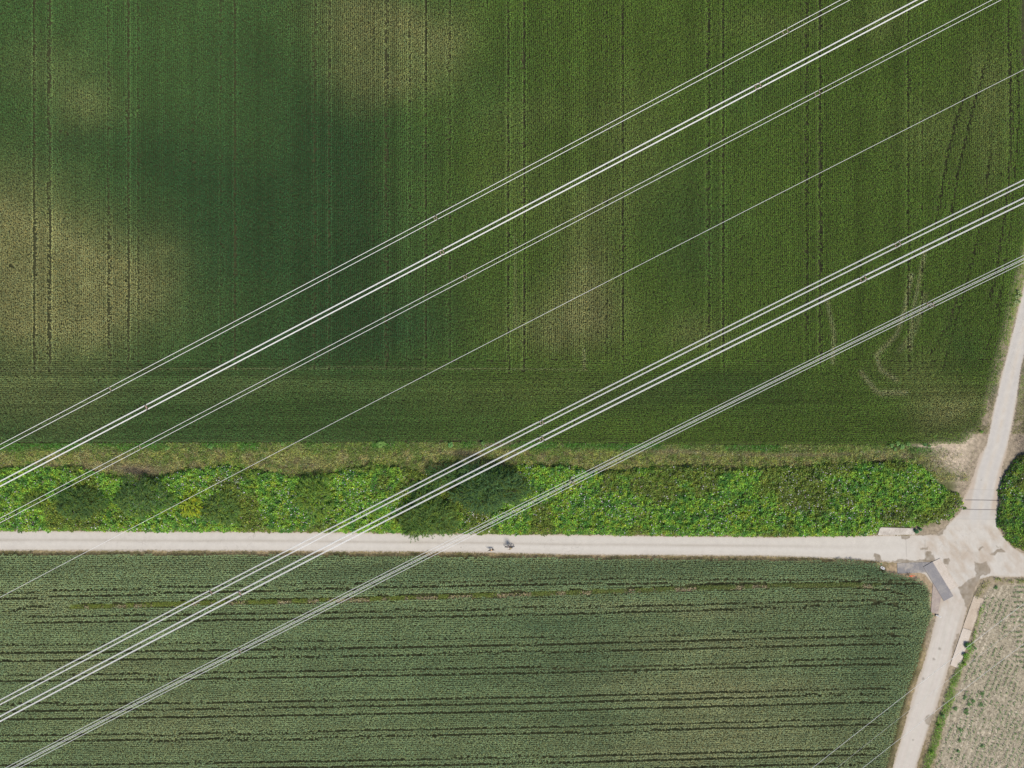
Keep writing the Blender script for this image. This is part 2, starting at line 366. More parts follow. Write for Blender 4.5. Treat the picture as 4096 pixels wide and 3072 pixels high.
# concrete slabs and steel plates
def plate(name, corners, z0, th, m, label, cat, tiltz=None):
    w_ = [P(a, b, z0) for a, b in corners]
    v = [(x, y, z0) for x, y in w_]+[(x, y, z0+th) for x, y in w_]
    if tiltz: v = [(x, y, z+tiltz[i % 4]) for i, (x, y, z) in enumerate(v)]
    cx = sum(a[0] for a in v)/8; cy = sum(a[1] for a in v)/8
    v = [(a-cx, b-cy, c) for a, b, c in v]
    f = [(0, 1, 2, 3), (7, 6, 5, 4), (0, 4, 5, 1), (1, 5, 6, 2), (2, 6, 7, 3), (3, 7, 4, 0)]
    o = mk(name, v, f, m); o.location = (cx, cy, 0)
    bv = o.modifiers.new('bevel', 'BEVEL'); bv.width = .008; bv.segments = 2
    return tag(o, label, cat)
def platemat(name, base, dust, amt, scale=.5, metal=0.):
    m = mat(name, base, .55, .3, metal); t = m.node_tree; b = t.nodes['Principled BSDF']
    tc = t.nodes.new('ShaderNodeTexCoord'); n = t.nodes.new('ShaderNodeTexNoise'); n.inputs['Scale'].default_value = scale; n.inputs['Detail'].default_value = 9
    n.inputs['Roughness'].default_value = .65; n.inputs['Distortion'].default_value = .6
    r = t.nodes.new('ShaderNodeValToRGB'); r.color_ramp.elements[0].position = .5-amt*.25; r.color_ramp.elements[1].position = .78-amt*.3
    r.color_ramp.elements[0].color = (*base, 1); r.color_ramp.elements[1].color = (*dust, 1)
    t.links.new(tc.outputs['Object'], n.inputs['Vector']); t.links.new(n.outputs[0], r.inputs[0])
    n2 = t.nodes.new('ShaderNodeTexNoise'); n2.inputs['Scale'].default_value = 7; n2.inputs['Detail'].default_value = 6; t.links.new(tc.outputs['Object'], n2.inputs['Vector'])
    mr = t.nodes.new('ShaderNodeMapRange'); mr.inputs[1].default_value = .3; mr.inputs[2].default_value = .7; mr.inputs[3].default_value = .85; mr.inputs[4].default_value = 1.12
    t.links.new(n2.outputs[0], mr.inputs[0])
    mx = t.nodes.new('ShaderNodeMix'); mx.data_type = 'RGBA'; mx.blend_type = 'MULTIPLY'; mx.inputs[0].default_value = 1
    t.links.new(r.outputs[0], mx.inputs[6]); t.links.new(mr.outputs[0], mx.inputs[7]); t.links.new(mx.outputs[2], b.inputs['Base Color'])
    return m
M_steelA = platemat('dusty_steel', (.20, .195, .21), (.42, .38, .34), .25, .55)
M_steelB = platemat('bare_steel', (.215, .21, .23), (.33, .31, .30), .15, .6)
M_steelC = platemat('mud_covered_plate', (.45, .39, .32), (.56, .50, .45), .8, .5)
M_plateD = platemat('sandy_plate', (.40, .32, .25), (.52, .44, .36), .6, .5)
M_slab = platemat('pink_concrete', (.31, .255, .24), (.40, .34, .30), .4, .9)
M_slab2 = platemat('broken_concrete', (.42, .38, .34), (.58, .54, .50), .5, .8)
plate('concrete_slab', [(3731, 2333), (3768, 2375), (3750, 2456), (3723, 2449)], .01, .05, M_slab, 'pinkish concrete slab between the dark crop corner and the track, its top under a steel plate', 'slab')
plate('steel_plate', [(3588, 2253), (3740, 2247.5), (3742, 2288), (3589.5, 2294.5)], .022, .04, M_steelA, 'dark grey steel road plate lying level with the lane, its right end under another plate', 'road plate')
plate('steel_plate', [(3727, 2248.5), (3760, 2233), (3832, 2343.5), (3800, 2361)], .066, .035, M_steelC, 'pale mud-covered road plate lying slanting beside the dark slanting one', 'road plate')
plate('steel_plate', [(3693.5, 2267.5), (3730, 2246.5), (3813.5, 2384), (3775.5, 2404.5)], .105, .035, M_steelB, 'blue-grey clean road plate lying slanting on top of the other plates', 'road plate')
plate('steel_plate', [(3896, 2381), (3936, 2395), (3887, 2521), (3850.5, 2510)], .024, .05, M_plateD, 'sandy brown road plate by the bare field, the upper of the two end to end', 'road plate')
plate('steel_plate', [(3851, 2511.5), (3886.5, 2522.5), (3836, 2674), (3800, 2660)], .030, .06, M_steelC, 'pale cream road plate by the bare field, the lower of the two end to end', 'road plate')
sl = plate('concrete_slab', [(3520, 2109), (3656, 2113), (3658, 2138), (3510, 2140)], .022, .08, M_slab2, 'weathered whitish concrete slab between the bramble edge and the lane', 'slab')

# ------------------------------------------------------------------ the two crops
def crop(name, poly, zc, rowaz, gen, dens, colf, hgt, L0, W0, nl, label, seed, cat='crop'):
    r = np.random.default_rng(seed)
    x, y = gen(r)
    p, q = toPx(x, y, zc*.8)
    k = inpoly(p+(vn(p, q, 20, 3)-.5)*8, q+(vn(p, q, 20, 6)-.5)*8, poly)
    x, y, p, q = x[k], y[k], p[k], q[k]
    d = dens(p, q)
    k = r.random(len(x)) < np.clip(d*1.4, .0, 1); x, y, p, q, d = x[k], y[k], p[k], q[k], d[k]
    n = len(x); h = hgt*(.82+.36*fbm(p, q, 40, 5, 2))*np.clip(.35+.75*d, .3, 1)*(.92+.16*r.random(n))
    colr = colf(p, q, r)
    out = []; cc = []
    az0 = r.random(n)*6.28
    for i in range(nl):
        az = rowaz(p, q)+(i % 2)*3.1416+r.normal(0, .95, n)
        el = r.uniform(.15, 1.0, n)
        L = L0*r.uniform(.7, 1.25, n); Wd = W0*r.uniform(.7, 1.3, n)
        b = np.stack([x+r.normal(0, .03, n), y+r.normal(0, .03, n), h*r.uniform(.55, .95, n)], 1)
        out.append(leaves(b, az, el, L, Wd, .3, r.normal(0, .5, n)))
        v = r.lognormal(-.02, .22, n)[:, None]; hue = r.normal(0, .10, n)
        c = colr*v; c[:, 0] *= 1+hue; c[:, 2] *= 1-hue
        cc.append(c)
    o = quads_np(name, np.concatenate(out), M_crop, np.concatenate(cc))
    return tag(o, label, cat, kind='stuff')

tram = [(140, 1), (198, 1), (438, .7), (513, 1), (557, .6), (887, .6), (943, 1), (1259, .8), (1317, .8), (1494, .5), (1547, .9), (1640, .6), (1705, 1), (1797, .7), (2034, .9), (2095, 1),
        (2424, .5), (2493, .9), (2833, .9), (2894, 1), (3226, .9), (3281, 1.1), (3634, .8), (3688, .5)]
tramc = [([(3856, 380), (3818, 500), (3790, 620), (3768, 760), (3740, 900)], 9, .8), ([(3938, 260), (3890, 440), (3850, 600), (3815, 780), (3790, 980)], 9, .75), ([(4068, 200), (4070, 500), (4050, 800), (4020, 1050), (3985, 1300)], 7, .6), ([(4000, 1150), (3975, 1300), (3930, 1440)], 8, .6),
         ([(4034, -150), (4034, 180), (4045, 480), (4030, 760), (4000, 980), (3960, 1200)], 9, .85), ([(3830, 1180), (3790, 1300), (3720, 1420)], 9, .7), ([(3960, 600), (3930, 850), (3880, 1080), (3810, 1320), (3770, 1480)], 8, .6)]
scuff = [([(3646, 1100), (3622, 1224), (3585, 1340), (3505, 1420), (3520, 1476), (3585, 1520)], 9, .8), ([(3300, 1180), (3320, 1260), (3335, 1330), (3330, 1450)], 9, .6), ([(3445, 1490), (3500, 1560), (3530, 1578)], 10, .8),
         ([(3700, 1000), (3650, 1250), (3640, 1400)], 8, .7), ([(3700, 1180), (3655, 1330), (3600, 1400)], 12, .5), ([(3530, 1572), (3620, 1570)], 12, .8), ([(2060, 940), (2062, 1300)], 5, .35), ([(0, 1480), (600, 1478), (1400, 1470), (2350, 1480)], 4, .35), ([(2335, 1400), (2337, 1475)], 6, .7)]
def tramline(p, q):
    m = np.zeros(p.shape)
    wob = (vn(p*0, q, 90, 3)-.5)*5
    for x, s_ in tram: m = np.maximum(m, s_*.85*sstep(5.6, 4.0, np.abs(p-x+wob*.4))*sstep(1560, 1440, q))
    for pts, r_, s_ in tramc: m = np.maximum(m, s_*sstep(r_, r_*.35, polydist(p, q, pts)))
    return m*(.72+.35*vn(p, q, 60, 5))
def scuffs(p, q):
    m = np.zeros(p.shape)
    for pts, r_, s_ in scuff: m = np.maximum(m, s_*np.exp(-(polydist(p, q, pts)/r_)**2))
    return m
tanN = [(-20, 900, 270, 210, 1), (180, 1060, 300, 170, .8), (380, 1210, 230, 170, .75), (80, 1290, 330, 170, .75), (620, 1110, 90, 110, .35), (120, 1600, 330, 120, .35), (330, 420, 120, 100, .38), (180, 260, 150, 120, .2),
        (1480, 60, 190, 140, .55), (1580, 310, 210, 90, .42), (1790, 160, 130, 110, .5), (1650, 100, 100, 100, .3), (1450, 200, 130, 160, .3), (2340, 1140, 120, 160, .75), (2240, 1300, 200, 120, .65), (2350, 860, 150, 120, .25),
        (2520, 560, 160, 220, .2), (2760, 1340, 120, 50, .35), (2050, 720, 130, 200, .15), (3740, 1640, 110, 90, .65), (3850, 1590, 80, 60, .45), (3940, 380, 90, 160, .32), (3700, 560, 160, 130, .22), (3940, 640, 60, 160, .2),
        (3080, 120, 250, 60, .15), (3500, 80, 100, 80, .2), (2130, 480, 200, 60, .12), (1000, 1560, 500, 40, .18), (2100, 1580, 500, 60, .15), (3650, 1480, 120, 90, .3)]
darkN = [(700, 650, 330, 180, .8), (950, 950, 330, 240, 1), (1350, 1000, 260, 330, .8), (1550, 1320, 260, 130, .9), (1250, 560, 180, 250, .7), (1100, 1350, 250, 120, .5), (1000, 250, 220, 220, .4), (2750, 900, 180, 260, .5), (1450, 600, 200, 200, .5),
         (2900, 1560, 330, 90, .5), (3000, 350, 150, 150, .3), (250, 560, 160, 60, .5), (3850, 1350, 80, 100, .4), (2480, 1590, 220, 70, .3)]
def colN(p, q, r):
    base = np.zeros(p.shape+(3,)); base[:] = (.075, .158, .048)
    right = sstep(900, 2600, p+(fbm(p, q, 500, 3)-.5)*900)
    base = lerp(base, (.112, .196, .034), right)
    base = lerp(base, (.036, .100, .038), blobs(p, q, darkN, 50, 4)*.85)
    t = blobs(p, q, tanN, 45, 2)*(.75+.5*fbm(p, q, 40, 1))
    base = lerp(base, (.31, .315, .135), np.clip(t, 0, 1)*.95)
    base = lerp(base, (.36, .37, .19), np.clip(scuffs(p, q)*.95, 0, 1))
    # seed-drill bouts: strips a little paler or darker along the rows
    bout = np.where(q < 1440, vn(p, q*0, 26, 4)*.6+vn(p, q*.02, 70, 6)*.4, vn(p*.02, q, 16, 4))
    wd = (vn(p*0+300, q, 50, 3)-.5)*4; st = np.where(q < 1440, vn(p+wd*.3, q*.004, 9, 6)*.55+vn(p+wd*.3, q*.006, 30, 2)*.45, vn(p*.004, q, 9, 6))
    base *= (.66+.42*bout+.26*st)[..., None]*(.85+.3*fbm(p, q, 120, 7))[..., None]
    fl = np.zeros(p.shape)
    for x, s_ in tram: fl = np.maximum(fl, s_*np.exp(-((np.abs(p-x+(vn(p*0, q, 90, 3)-.5)*2)-9)/4.5)**2)*sstep(1560, 1440, q))
    base = base*(1+.38*fl[..., None])
    return base
def densN(p, q):
    d = 1-.95*tramline(p, q)-.25*np.clip(blobs(p, q, tanN, 45, 2), 0, 1)-.35*scuffs(p, q)
    holes = [(597, 42, 4), (538, 72, 7), (470, 140, 4), (607, 210, 5), (615, 365, 4), (776, 492, 6), (772, 522, 5), (776, 650, 5), (775, 680, 5), (245, 526, 5), (272, 535, 4), (230, 695, 5), (46, 1065, 6), (430, 905, 4)]
    for a, b, c in holes: d = d-sstep(c*1.5, c*.6, np.hypot(p-a, q-b))
    return d
def genN(r):
    # vertical drill rows above, headland rows along the strip below
    rs = .36; xs = np.arange(-104, 104, rs); ys = np.arange(-16, 78, .21)
    X, Y = np.meshgrid(xs, ys); X = X+r.normal(0, .035, X.shape)+.05*(vn(X*20, Y*20, 90, 1)-.5); Y = Y+r.uniform(-.1, .1, Y.shape)
    p, q = toPx(X, Y); k = q < 1440+(vn(p, q*0, 60, 5)-.5)*16
    xs2 = np.arange(-104, 104, .21); ys2 = np.arange(-16, 8, rs)
    X2, Y2 = np.meshgrid(xs2, ys2); Y2 = Y2+r.normal(0, .03, X2.shape)+.12*(vn(X2*10, Y2*0, 60, 2)-.5); X2 = X2+r.uniform(-.1, .1, X2.shape)
    p2, q2 = toPx(X2, Y2); k2 = q2 >= 1440+(vn(p2, q2*0, 60, 5)-.5)*16
    return np.concatenate([X[k], X2[k2]]), np.concatenate([Y[k], Y2[k2]])
crop('cereal_crop', fieldN, .6, lambda p, q: np.where(q < 1440, 1.57, 0), genN, densN, colN, .62, .25, .085, 8, 'dark green crop in fine rows filling the large upper field', 11)

linesS = [(2470, 2453, 2427, 2397, .8), (2492, 2478, 2453, 2417, .9), (2582, 2569, 2547, 2512, .6), (2613, 2596, 2574, 2540, 1), (2644, 2629, 2604, 2574, .9), (2703, 2689, 2668, 2635, .8), (2725, 2714, 2688, 2656, .95),
          (2817, 2806, 2783, 2750, .9), (2846, 2835, 2809, 2773, .9), (2877, 2865, 2840, 2808, 1), (2942, 2932, 2905, 2876, .8), (2966, 2956, 2932, 2896, .95), (3059, 3047, 3023, 2996, .9), (3090, 3072, 3047, 3019, 1), (3116, 3103, 3078, 3053, .9),
          (2372, 2338, 2314, 2320, .7), (2395, 2363, 2334, 2334, .95), (2345, 2318, 2290, 2296, .3)]
def shiftS(p):
    return np.interp(p, [0, 1000, 2300, 3500], [0, -12, -36, -68])
def linem(p, q):
    m = np.zeros(p.shape)
    for a, b, c, d, s_ in linesS:
        yy = np.interp(p, [0, 1000, 2300, 3500], [a, b, c, d])+(vn(p, q*0+a, 160, 3)-.5)*4
        m = np.maximum(m, s_*sstep(4.9, 3.2, np.abs(q-yy))*sstep(60, 160, p+0*q if a < 2500 and a > 2400 else p+400))
    for x, s_ in [([(3260, 2330), (3420, 2350), (3560, 2362), (3620, 2380)], 1), ([(3480, 2400), (3590, 2425), (3660, 2450), (3730, 2465)], 1), ([(3400, 2375), (3500, 2380), (3600, 2410)], .7), ([(3450, 2300), (3600, 2335), (3690, 2350)], .6), ([(40, 2446), (75, 2437), (120, 2425), (200, 2420)], 1.)]:
        m = np.maximum(m, s_*sstep(6, 2.5, polydist(p, q, x)))
    m = m*np.where(p > 3470, sstep(3725-(q-2450)*.3, 3600-(q-2450)*.3, p), 1)
    return m*(.75+.3*vn(p, q, 60, 5))
def stripm(p, q):
    yy = np.interp(p, [a for a, b in stripP], [b for a, b in stripP])
    return sstep(13, 8, np.abs(q-yy+(vn(p, q*0, 30, 2)-.5)*9))*sstep(250, 330, p)*sstep(3560, 3420, p)
def densS(p, q):
    return 1-1.05*linem(p, q)-1.2*stripm(p, q)-1.2*sstep(24, 12, np.hypot(p-3533, (q-2273)*1.2))
lightS = [(2880, 2760, 260, 160, .6), (2900, 2560, 400, 50, .4), (3000, 2960, 600, 110, .6), (2500, 2740, 300, 60, .35), (3150, 2750, 300, 50, .4), (700, 2880, 420, 120, .4), (300, 2640, 400, 60, .4), (150, 2420, 220, 80, .45), (2700, 2420, 500, 28, .5), (1700, 2960, 500, 50, .15), (700, 2270, 500, 30, .1), (2700, 3030, 400, 50, .4)]
darkS = [(2300, 2700, 200, 200, .5), (2380, 2950, 150, 150, .4), (2150, 2480, 230, 60, .8), (3500, 2300, 170, 50, .9), (1400, 2580, 400, 70, .4), (2400, 2640, 120, 60, .3), (1900, 2700, 400, 60, .45), (1500, 2290, 500, 40, .5), (2600, 2290, 600, 40, .4), (3560, 2560, 130, 130, .45), (3450, 2800, 140, 200, .35), (2900, 2680, 120, 60, .4), (3300, 2460, 200, 30, .3)]
def colS(p, q, r):
    base = np.zeros(p.shape+(3,)); base[:] = (.26, .355, .175)
    base = lerp(base, (.14, .225, .115), blobs(p, q, darkS, 50, 3)*.9)
    base = lerp(base, (.43, .44, .23), blobs(p, q, lightS, 50, 5)*.8)
    base *= (.80+.26*vn(p*.02, q-shiftS(p), 16, 4)+.14*vn(p*.02, q-shiftS(p), 6, 2))[..., None]*(.85+.3*fbm(p, q, 90, 7))[..., None]
    return base
def genS(r):
    xs = np.arange(-104, 90, .21); ys = np.arange(-77, -28, .36); X, Y = np.meshgrid(xs, ys)
    p, q = toPx(X, Y); Y = Y-shiftS(p)*S+r.normal(0, .035, X.shape)+.15*(vn(p, q*0, 130, 3)-.5); X = X+r.uniform(-.1, .1, X.shape)
    return X.ravel(), Y.ravel()
crop('cereal_crop', fieldS, .6, lambda p, q: 0*p, genS, densS, colS, .6, .25, .085, 8, 'grey-green crop in wavy rows with dark wheel lines filling the lower field', 12)

# ------------------------------------------------------------------ grass, thicket, hedge as leaf masses
def scatter(name, x0, x1, y0, y1, dens, keep, zf, Lr, Wr, elr, colf, label, seed, cat, bend=.3, m=M_leaf, zref=.5, kind='stuff', loc=None):
    r = np.random.default_rng(seed)
    ax, bx = P([x0, x1], 0)[0]; by, ay = P(0, [y0, y1])[1]
    n = int((bx-ax)*(by-ay)*dens); x = r.uniform(ax, bx, n); y = r.uniform(ay, by, n)
    p, q = toPx(x, y, zref); k = r.random(n) < keep(p, q); x, y, p, q = x[k], y[k], p[k], q[k]; n = len(x)
    z = zf(p, q, r)
    b = np.stack([x, y, z], 1)
    if loc is not None: b -= np.array(loc)
    V = leaves(b, r.random(n)*6.283, r.uniform(*elr, n), r.uniform(*Lr, n), r.uniform(*Wr, n), bend, r.normal(0, .45, n))
    o = quads_np(name, V, m, colf(p, q, r))
    if loc is not None: o.location = loc
    return tag(o, label, cat, kind=kind)
def jit(c, r, s_=.28, h=.12):
    n = len(c); v = r.lognormal(0, s_, n)[:, None]; c = c*v; hu = r.normal(0, h, n); c[:, 0] *= 1+hu; c[:, 2] *= 1-hu*.6; return np.clip(c, 0, .9)
edgeY = lambda p: np.interp(p, [0, 1000, 2000, 3000, 3640, 3720, 3860], [1774, 1770, 1768, 1780, 1778, 1787, 1772])
def keep_grass(p, q):
    inn = (q > edgeY(p)) & (q < 1925) & (p < 3890-(q-1770)*.1)
    th = sstep(30, 0, sdf(p, q, thick))
    bare = blobs(p, q, [(560, 1885, 100, 16, .75), (1850, 1808, 60, 8, .5), (1980, 1774, 70, 5, .9), (3850, 1790, 120, 18, 1.2), (3900, 1760, 40, 40, 1.1), (3790, 1850, 60, 45, .7), (3865, 1870, 45, 60, .9), (3700, 1784, 60, 6, 1), (3200, 1818, 200, 5, .5)], 12)
    return np.where(inn, th*np.clip(.45+.9*fbm(p, q, 25, 2)-bare, 0, 1), 0)
def col_grass(p, q, r):
    c = np.zeros(p.shape+(3,)); c[:] = (.30, .36, .08)
    c = lerp(c, (.38, .35, .15), np.clip(fbm(p, q, 50, 5)*2.2-.7, 0, 1)*.8)
    c = lerp(c, (.13, .22, .04), sstep(.45, .62, fbm(p, q, 28, 6, 3))*.8)
    c = lerp(c, (.16, .14, .07), sstep(.56, .68, fbm(p, q, 16, 4, 3))*.7)
    top = sstep(42, 12, q-edgeY(p)+(fbm(p, q, 60, 2)-.5)*26)*(.35+.65*sstep(.38, .55, fbm(p, q*0, 130, 1)))
    c = lerp(c, (.075, .22, .03), top)
    c = lerp(c, (.30, .245, .15), strip_f(p, q))
    c = lerp(c, (.36, .31, .22), (r.random(len(p)) < .08)*.9)
    return jit(c, r, .42, .15)
def strip_f(p, q): return blobs(p, q, [(560, 1885, 110, 22, .9), (300, 1870, 200, 16, .4), (1850, 1810, 90, 12, .6), (1980, 1776, 70, 6, .8), (2700, 1812, 150, 8, .6), (3200, 1818, 250, 8, .6), (1230, 1850, 80, 20, .4), (3780, 1850, 80, 60, .5)], 12)
scatter('grass', -200, 3900, 1765, 1930, 210, keep_grass, lambda p, q, r: r.uniform(.02, .10, len(p))+.45*vn(p, q, 9, 3)**2, (.14, .36), (.035, .08), (0, 1.1), col_grass, 'long dry and green grass between the upper field and the bramble thicket', 21, 'grass', .35, zref=.2)
# verge south of the lane and along the tracks
def keep_v(p, q):
    rdv = sdf(p, q, road_w); s_ = -sdf(p, q, fieldS)
    a = (q > 2190) & (q < 2275) & (p < 3560) & (rdv < 3) & (s_ > -6)
    b = (q > 2460) & (p < 3760) & (rdv < 1) & (s_ > -6) & (rdv > -70)
    return np.where(a, np.clip(.25+fbm(p, q, 40, 2)*.9, 0, 1), np.where(b, .55, 0))
def col_v(p, q, r):
    c = np.zeros(p.shape+(3,)); c[:] = (.30, .29, .08); c = lerp(c, (.52, .41, .25), np.clip(fbm(p, q, 60, 4)*2.4-.9, 0, 1)); c = lerp(c, (.085, .125, .035), np.clip(fbm(p, q, 70, 6)*3-1.5, 0, 1)); return jit(c, r)
scatter('verge_grass', -200, 3760, 2190, 3240, 130, keep_v, lambda p, q, r: r.uniform(.02, .15, len(p)), (.10, .24), (.02, .045), (.2, 1.2), col_v, 'dry olive grass edging the lower field along lane and track', 22, 'grass', .3, zref=.1)
def keep_n(p, q):
    rdv = sdf(p, q, road_w); s_ = -sdf(p, q, fieldN)
    return np.where((q < 1780) & (p > 3850) & (rdv < -3) & (s_ > -6) & (rdv > -60) & (p < 4250) & (q < 1735), .85*sstep(.25, .4, fbm(p, q, 30, 1))+.1, 0)
def col_n(p, q, r):
    c = np.zeros(p.shape+(3,)); c[:] = (.24, .38, .03); c = lerp(c, (.06, .14, .03), sstep(1350, 1430, q)*(.4+.6*(fbm(p, q, 30, 3) > .5))); c = lerp(c, (.22, .2, .06), sstep(1560, 1620, q)*.6); return jit(c, r)
scatter('verge_grass', 3850, 4250, 800, 1740, 150, keep_n, lambda p, q, r: r.uniform(.02, .25, len(p)), (.12, .3), (.025, .06), (.2, 1.1), col_n, 'bright green grass between the upper field and the road on the right', 23, 'grass', .3, zref=.15)
def keep_e(p, q):
    line = polydist(p, q, [(3915, 2300), (3990, 2322), (4096, 2325), (4300, 2325)]); l2 = polydist(p, q, [(3910, 2385), (3930, 2350), (3950, 2330)])
    l3 = polydist(p, q, [(3932, 2420), (3905, 2500), (3895, 2560), (3885, 2600), (3850, 2660), (3815, 2730), (3790, 2830), (3765, 2880), (3745, 2960), (3720, 3030), (3690, 3120), (3670, 3220)])
    l4 = polydist(p, q, [(4030, 1600), (4062, 1700), (4096, 1560)])
    fw = np.interp(q, [2420, 2600, 2750, 3100], [5, 9, 20, 20])
    return np.clip(sstep(12, 5, line)*sstep(.42, .5, fbm(p, q, 22, 3))*(p > 3980)+sstep(14, 6, l2)*.5+sstep(fw, fw*.6, l3+(vn(p, q, 14, 3)-.5)*10), 0, 1)
def col_e(p, q, r):
    c = np.zeros(p.shape+(3,)); c[:] = (.20, .37, .045); c = lerp(c, (.30, .27, .09), (q < 2400)*.8); c = lerp(c, (.11, .22, .04), np.clip(fbm(p, q, 20, 4)*2-.6, 0, 1)*.7); return jit(c, r)
scatter('weeds', 3650, 4300, 2290, 3220, 110, keep_e, lambda p, q, r: r.uniform(.05, .35, len(p)), (.12, .3), (.05, .12), (-.1, .7), col_e, 'green and yellow weeds lining the bare field on the right of the track', 24, 'weeds', .2, zref=.2)

def hump(p, q, poly, s0):
    e = np.clip(sdf(p, q, poly)/18, 0, 1)
    return np.sqrt(np.clip(e, 0.02, 1))*s0
def col_b(p, q, r):
    c = np.zeros(p.shape+(3,)); c[:] = (.18, .37, .045)
    c = lerp(c, (.27, .36, .035), np.clip(fbm(p, q, 13, 3, 2)*3.2-1.35, 0, 1)*.85)
    c = lerp(c, (.07, .20, .035), np.clip(fbm(p, q, 16, 6, 2)*3.2-1.3, 0, 1))
    c = lerp(c, (.14, .17, .035), sstep(.52, .64, fbm(p, q, 130, 1))*.7)
    c = jit(c, r, .36, .13)
    fl = r.random(len(p)); pat = sstep(.5, .62, fbm(p, q, 110, 4))
    for x, y, rx, ry in [(1430, 1990, 150, 70), (1900, 2080, 200, 30), (750, 1960, 150, 50), (2450, 2020, 250, 60)]: pat = np.maximum(pat, np.exp(-((p-x)/rx)**2-((q-y)/ry)**2))
    k = fl < .006+.04*pat; c[k] = np.array([.62, .60, .66])*r.uniform(.75, 1.1, (k.sum(), 1))
    k = (fl > .978); c[k] = np.array([.26, .19, .16])*r.uniform(.7, 1.2, (k.sum(), 1))
    return c
def keep_t(p, q):
    s_ = sdf(p, q, thick)+(fbm(p, q, 34, 3, 4)-.5)*sstep(2100, 2050, q)*75+(vn(p, q, 12, 3)-.5)*16
    gap = sstep(.60, .68, fbm(p, q, 70, 7))*sstep(2200, 2500, p)*sstep(1950, 1990, q)*sstep(2080, 2050, q)
    return np.where(s_ > 0, 1-.55*gap, 0)
zth = lambda p, q, r: hump(p, q, thick, 1.0)*(.25+.55*fbm(p, q, 60, 2, 2)+.75*vn(p, q, 11, 6))*r.uniform(.7, 1.02, len(p))
scatter('bramble_thicket', -200, 3880, 1835, 2146, 120, keep_t, zth, (.14, .34), (.11, .24), (-.5, .8), col_b, 'bright green bramble thicket with small pale blossoms above the lane', 25, 'brambles', .15, zref=.8)
zh = lambda p, q, r: hump(p, q, hedge, 1.0)*(.4+.5*fbm(p, q, 26, 2, 3)+.5*vn(p, q, 11, 6))*r.uniform(.75, 1.02, len(p))
scatter('bramble_thicket', 3985, 4230, 1800, 2220, 130, lambda p, q: np.where(sdf(p, q, hedge)+(fbm(p, q, 24, 3, 3)-.5)*24 > 0, 1., 0), zh, (.14, .34), (.11, .24), (-.5, .8), lambda p, q, r: col_b(p, q, r)*.8,
        'dark leafy bramble thicket at the right edge beside the junction', 26, 'brambles', .15, zref=1.0)
# scrub on the bare bank to the right of the side road
scatter('dry_scrub', 3560, 4230, 1500, 2000, 60, lambda p, q: np.clip((px_east(p, q))*.6+blobs(p, q, [(3790, 1850, 80, 45, .9), (3880, 1840, 25, 40, .8), (3700, 1835, 60, 30, .6), (3850, 1950, 20, 40, .5)], 12)*sstep(.42, .56, fbm(p, q, 12, 3)), 0, 1)*(sdf(p, q, road_w) < -2)*(sdf(p, q, fieldN) < 0),
        lambda p, q, r: r.uniform(.02, .2, len(p)), (.10, .25), (.02, .06), (0, .9), lambda p, q, r: jit(np.where((r.random(len(p)) < np.where(p < 3900, .55, .12))[:, None], (.12, .16, .04), (.22, .175, .15)), r), 'sparse dry scrub on bare soil beside the road', 27, 'scrub', .2, zref=.1) if False else None
def px_east(p, q): return sstep(0, 30, p-np.interp(q, [1427, 1575, 1774, 1951, 2100], [4100, 4078, 4040, 4016, 4012]))
def keep_s(p, q):
    a = px_east(p, q)*(.25+.5*sstep(.4, .6, fbm(p, q, 20, 3)))
    b = blobs(p, q, [(3790, 1850, 80, 45, .9), (3880, 1840, 22, 35, .9), (3700, 1835, 60, 30, .6), (3850, 1950, 20, 40, .5), (3700, 1900, 40, 40, .5), (3900, 1735, 22, 30, .4)], 12)*sstep(.42, .56, fbm(p, q, 12, 3))
    return np.clip(np.where(p > 4000, a, b), 0, 1)*(sdf(p, q, road_w) < -2)*(sdf(p, q, fieldN) < 0)
def col_s(p, q, r):
    g = r.random(len(p)) < np.where(p < 3930, .55, .10)
    c = np.where(g[:, None], np.array((.12, .16, .04)), np.array((.16, .125, .11))); return jit(c, r, .4)
scatter('dry_scrub', 3560, 4230, 1450, 2010, 90, keep_s, lambda p, q, r: r.uniform(.02, .2, len(p)), (.10, .25), (.02, .06), (0, .9), col_s, 'sparse brown scrub on the bare soil around the side road', 27, 'scrub', .2, zref=.1)
# grassy tufts and clods in the missed strip of the lower field
def keep_st(p, q):
    yy = np.interp(p, [a for a, b in stripP], [b for a, b in stripP]); return np.where((np.abs(q-yy) < 10) & (p > 280) & (p < 3520), (.12+.88*sstep(.42, .52, fbm(p, q*0, 34, 3)))*sstep(12, 6, np.abs(q-yy+1)), 0)
scatter('grass', 260, 3540, 2320, 2445, 260, keep_st, lambda p, q, r: r.uniform(.15, .5, len(p)), (.12, .3), (.04, .09), (.1, 1.0), lambda p, q, r: jit(lerp(np.tile(np.array((.18, .235, .045)), (len(p), 1)), (.16, .21, .06), sstep(1500, 3000, p)), r), 'olive green grass growing in the missed strip of the lower field', 28, 'grass', .3, zref=.15)
def keep_cl(p, q):
    yy = np.interp(p, [a for a, b in stripP], [b for a, b in stripP]); return np.where((np.abs(q-yy-4) < 7) & (p > 280) & (p < 3560), sstep(.48, .40, fbm(p, q*0, 34, 3))*.9+.1, 0)
scatter('stubble', 260, 3580, 2320, 2450, 110, keep_cl, lambda p, q, r: r.uniform(.1, .4, len(p)), (.1, .26), (.05, .12), (-.2, .4), lambda p, q, r: jit(np.tile(np.array((.46, .38, .25)), (len(p), 1)), r, .35, .05), 'pale trampled stubble in the missed strip of the lower field', 29, 'stubble', .2, zref=.1)

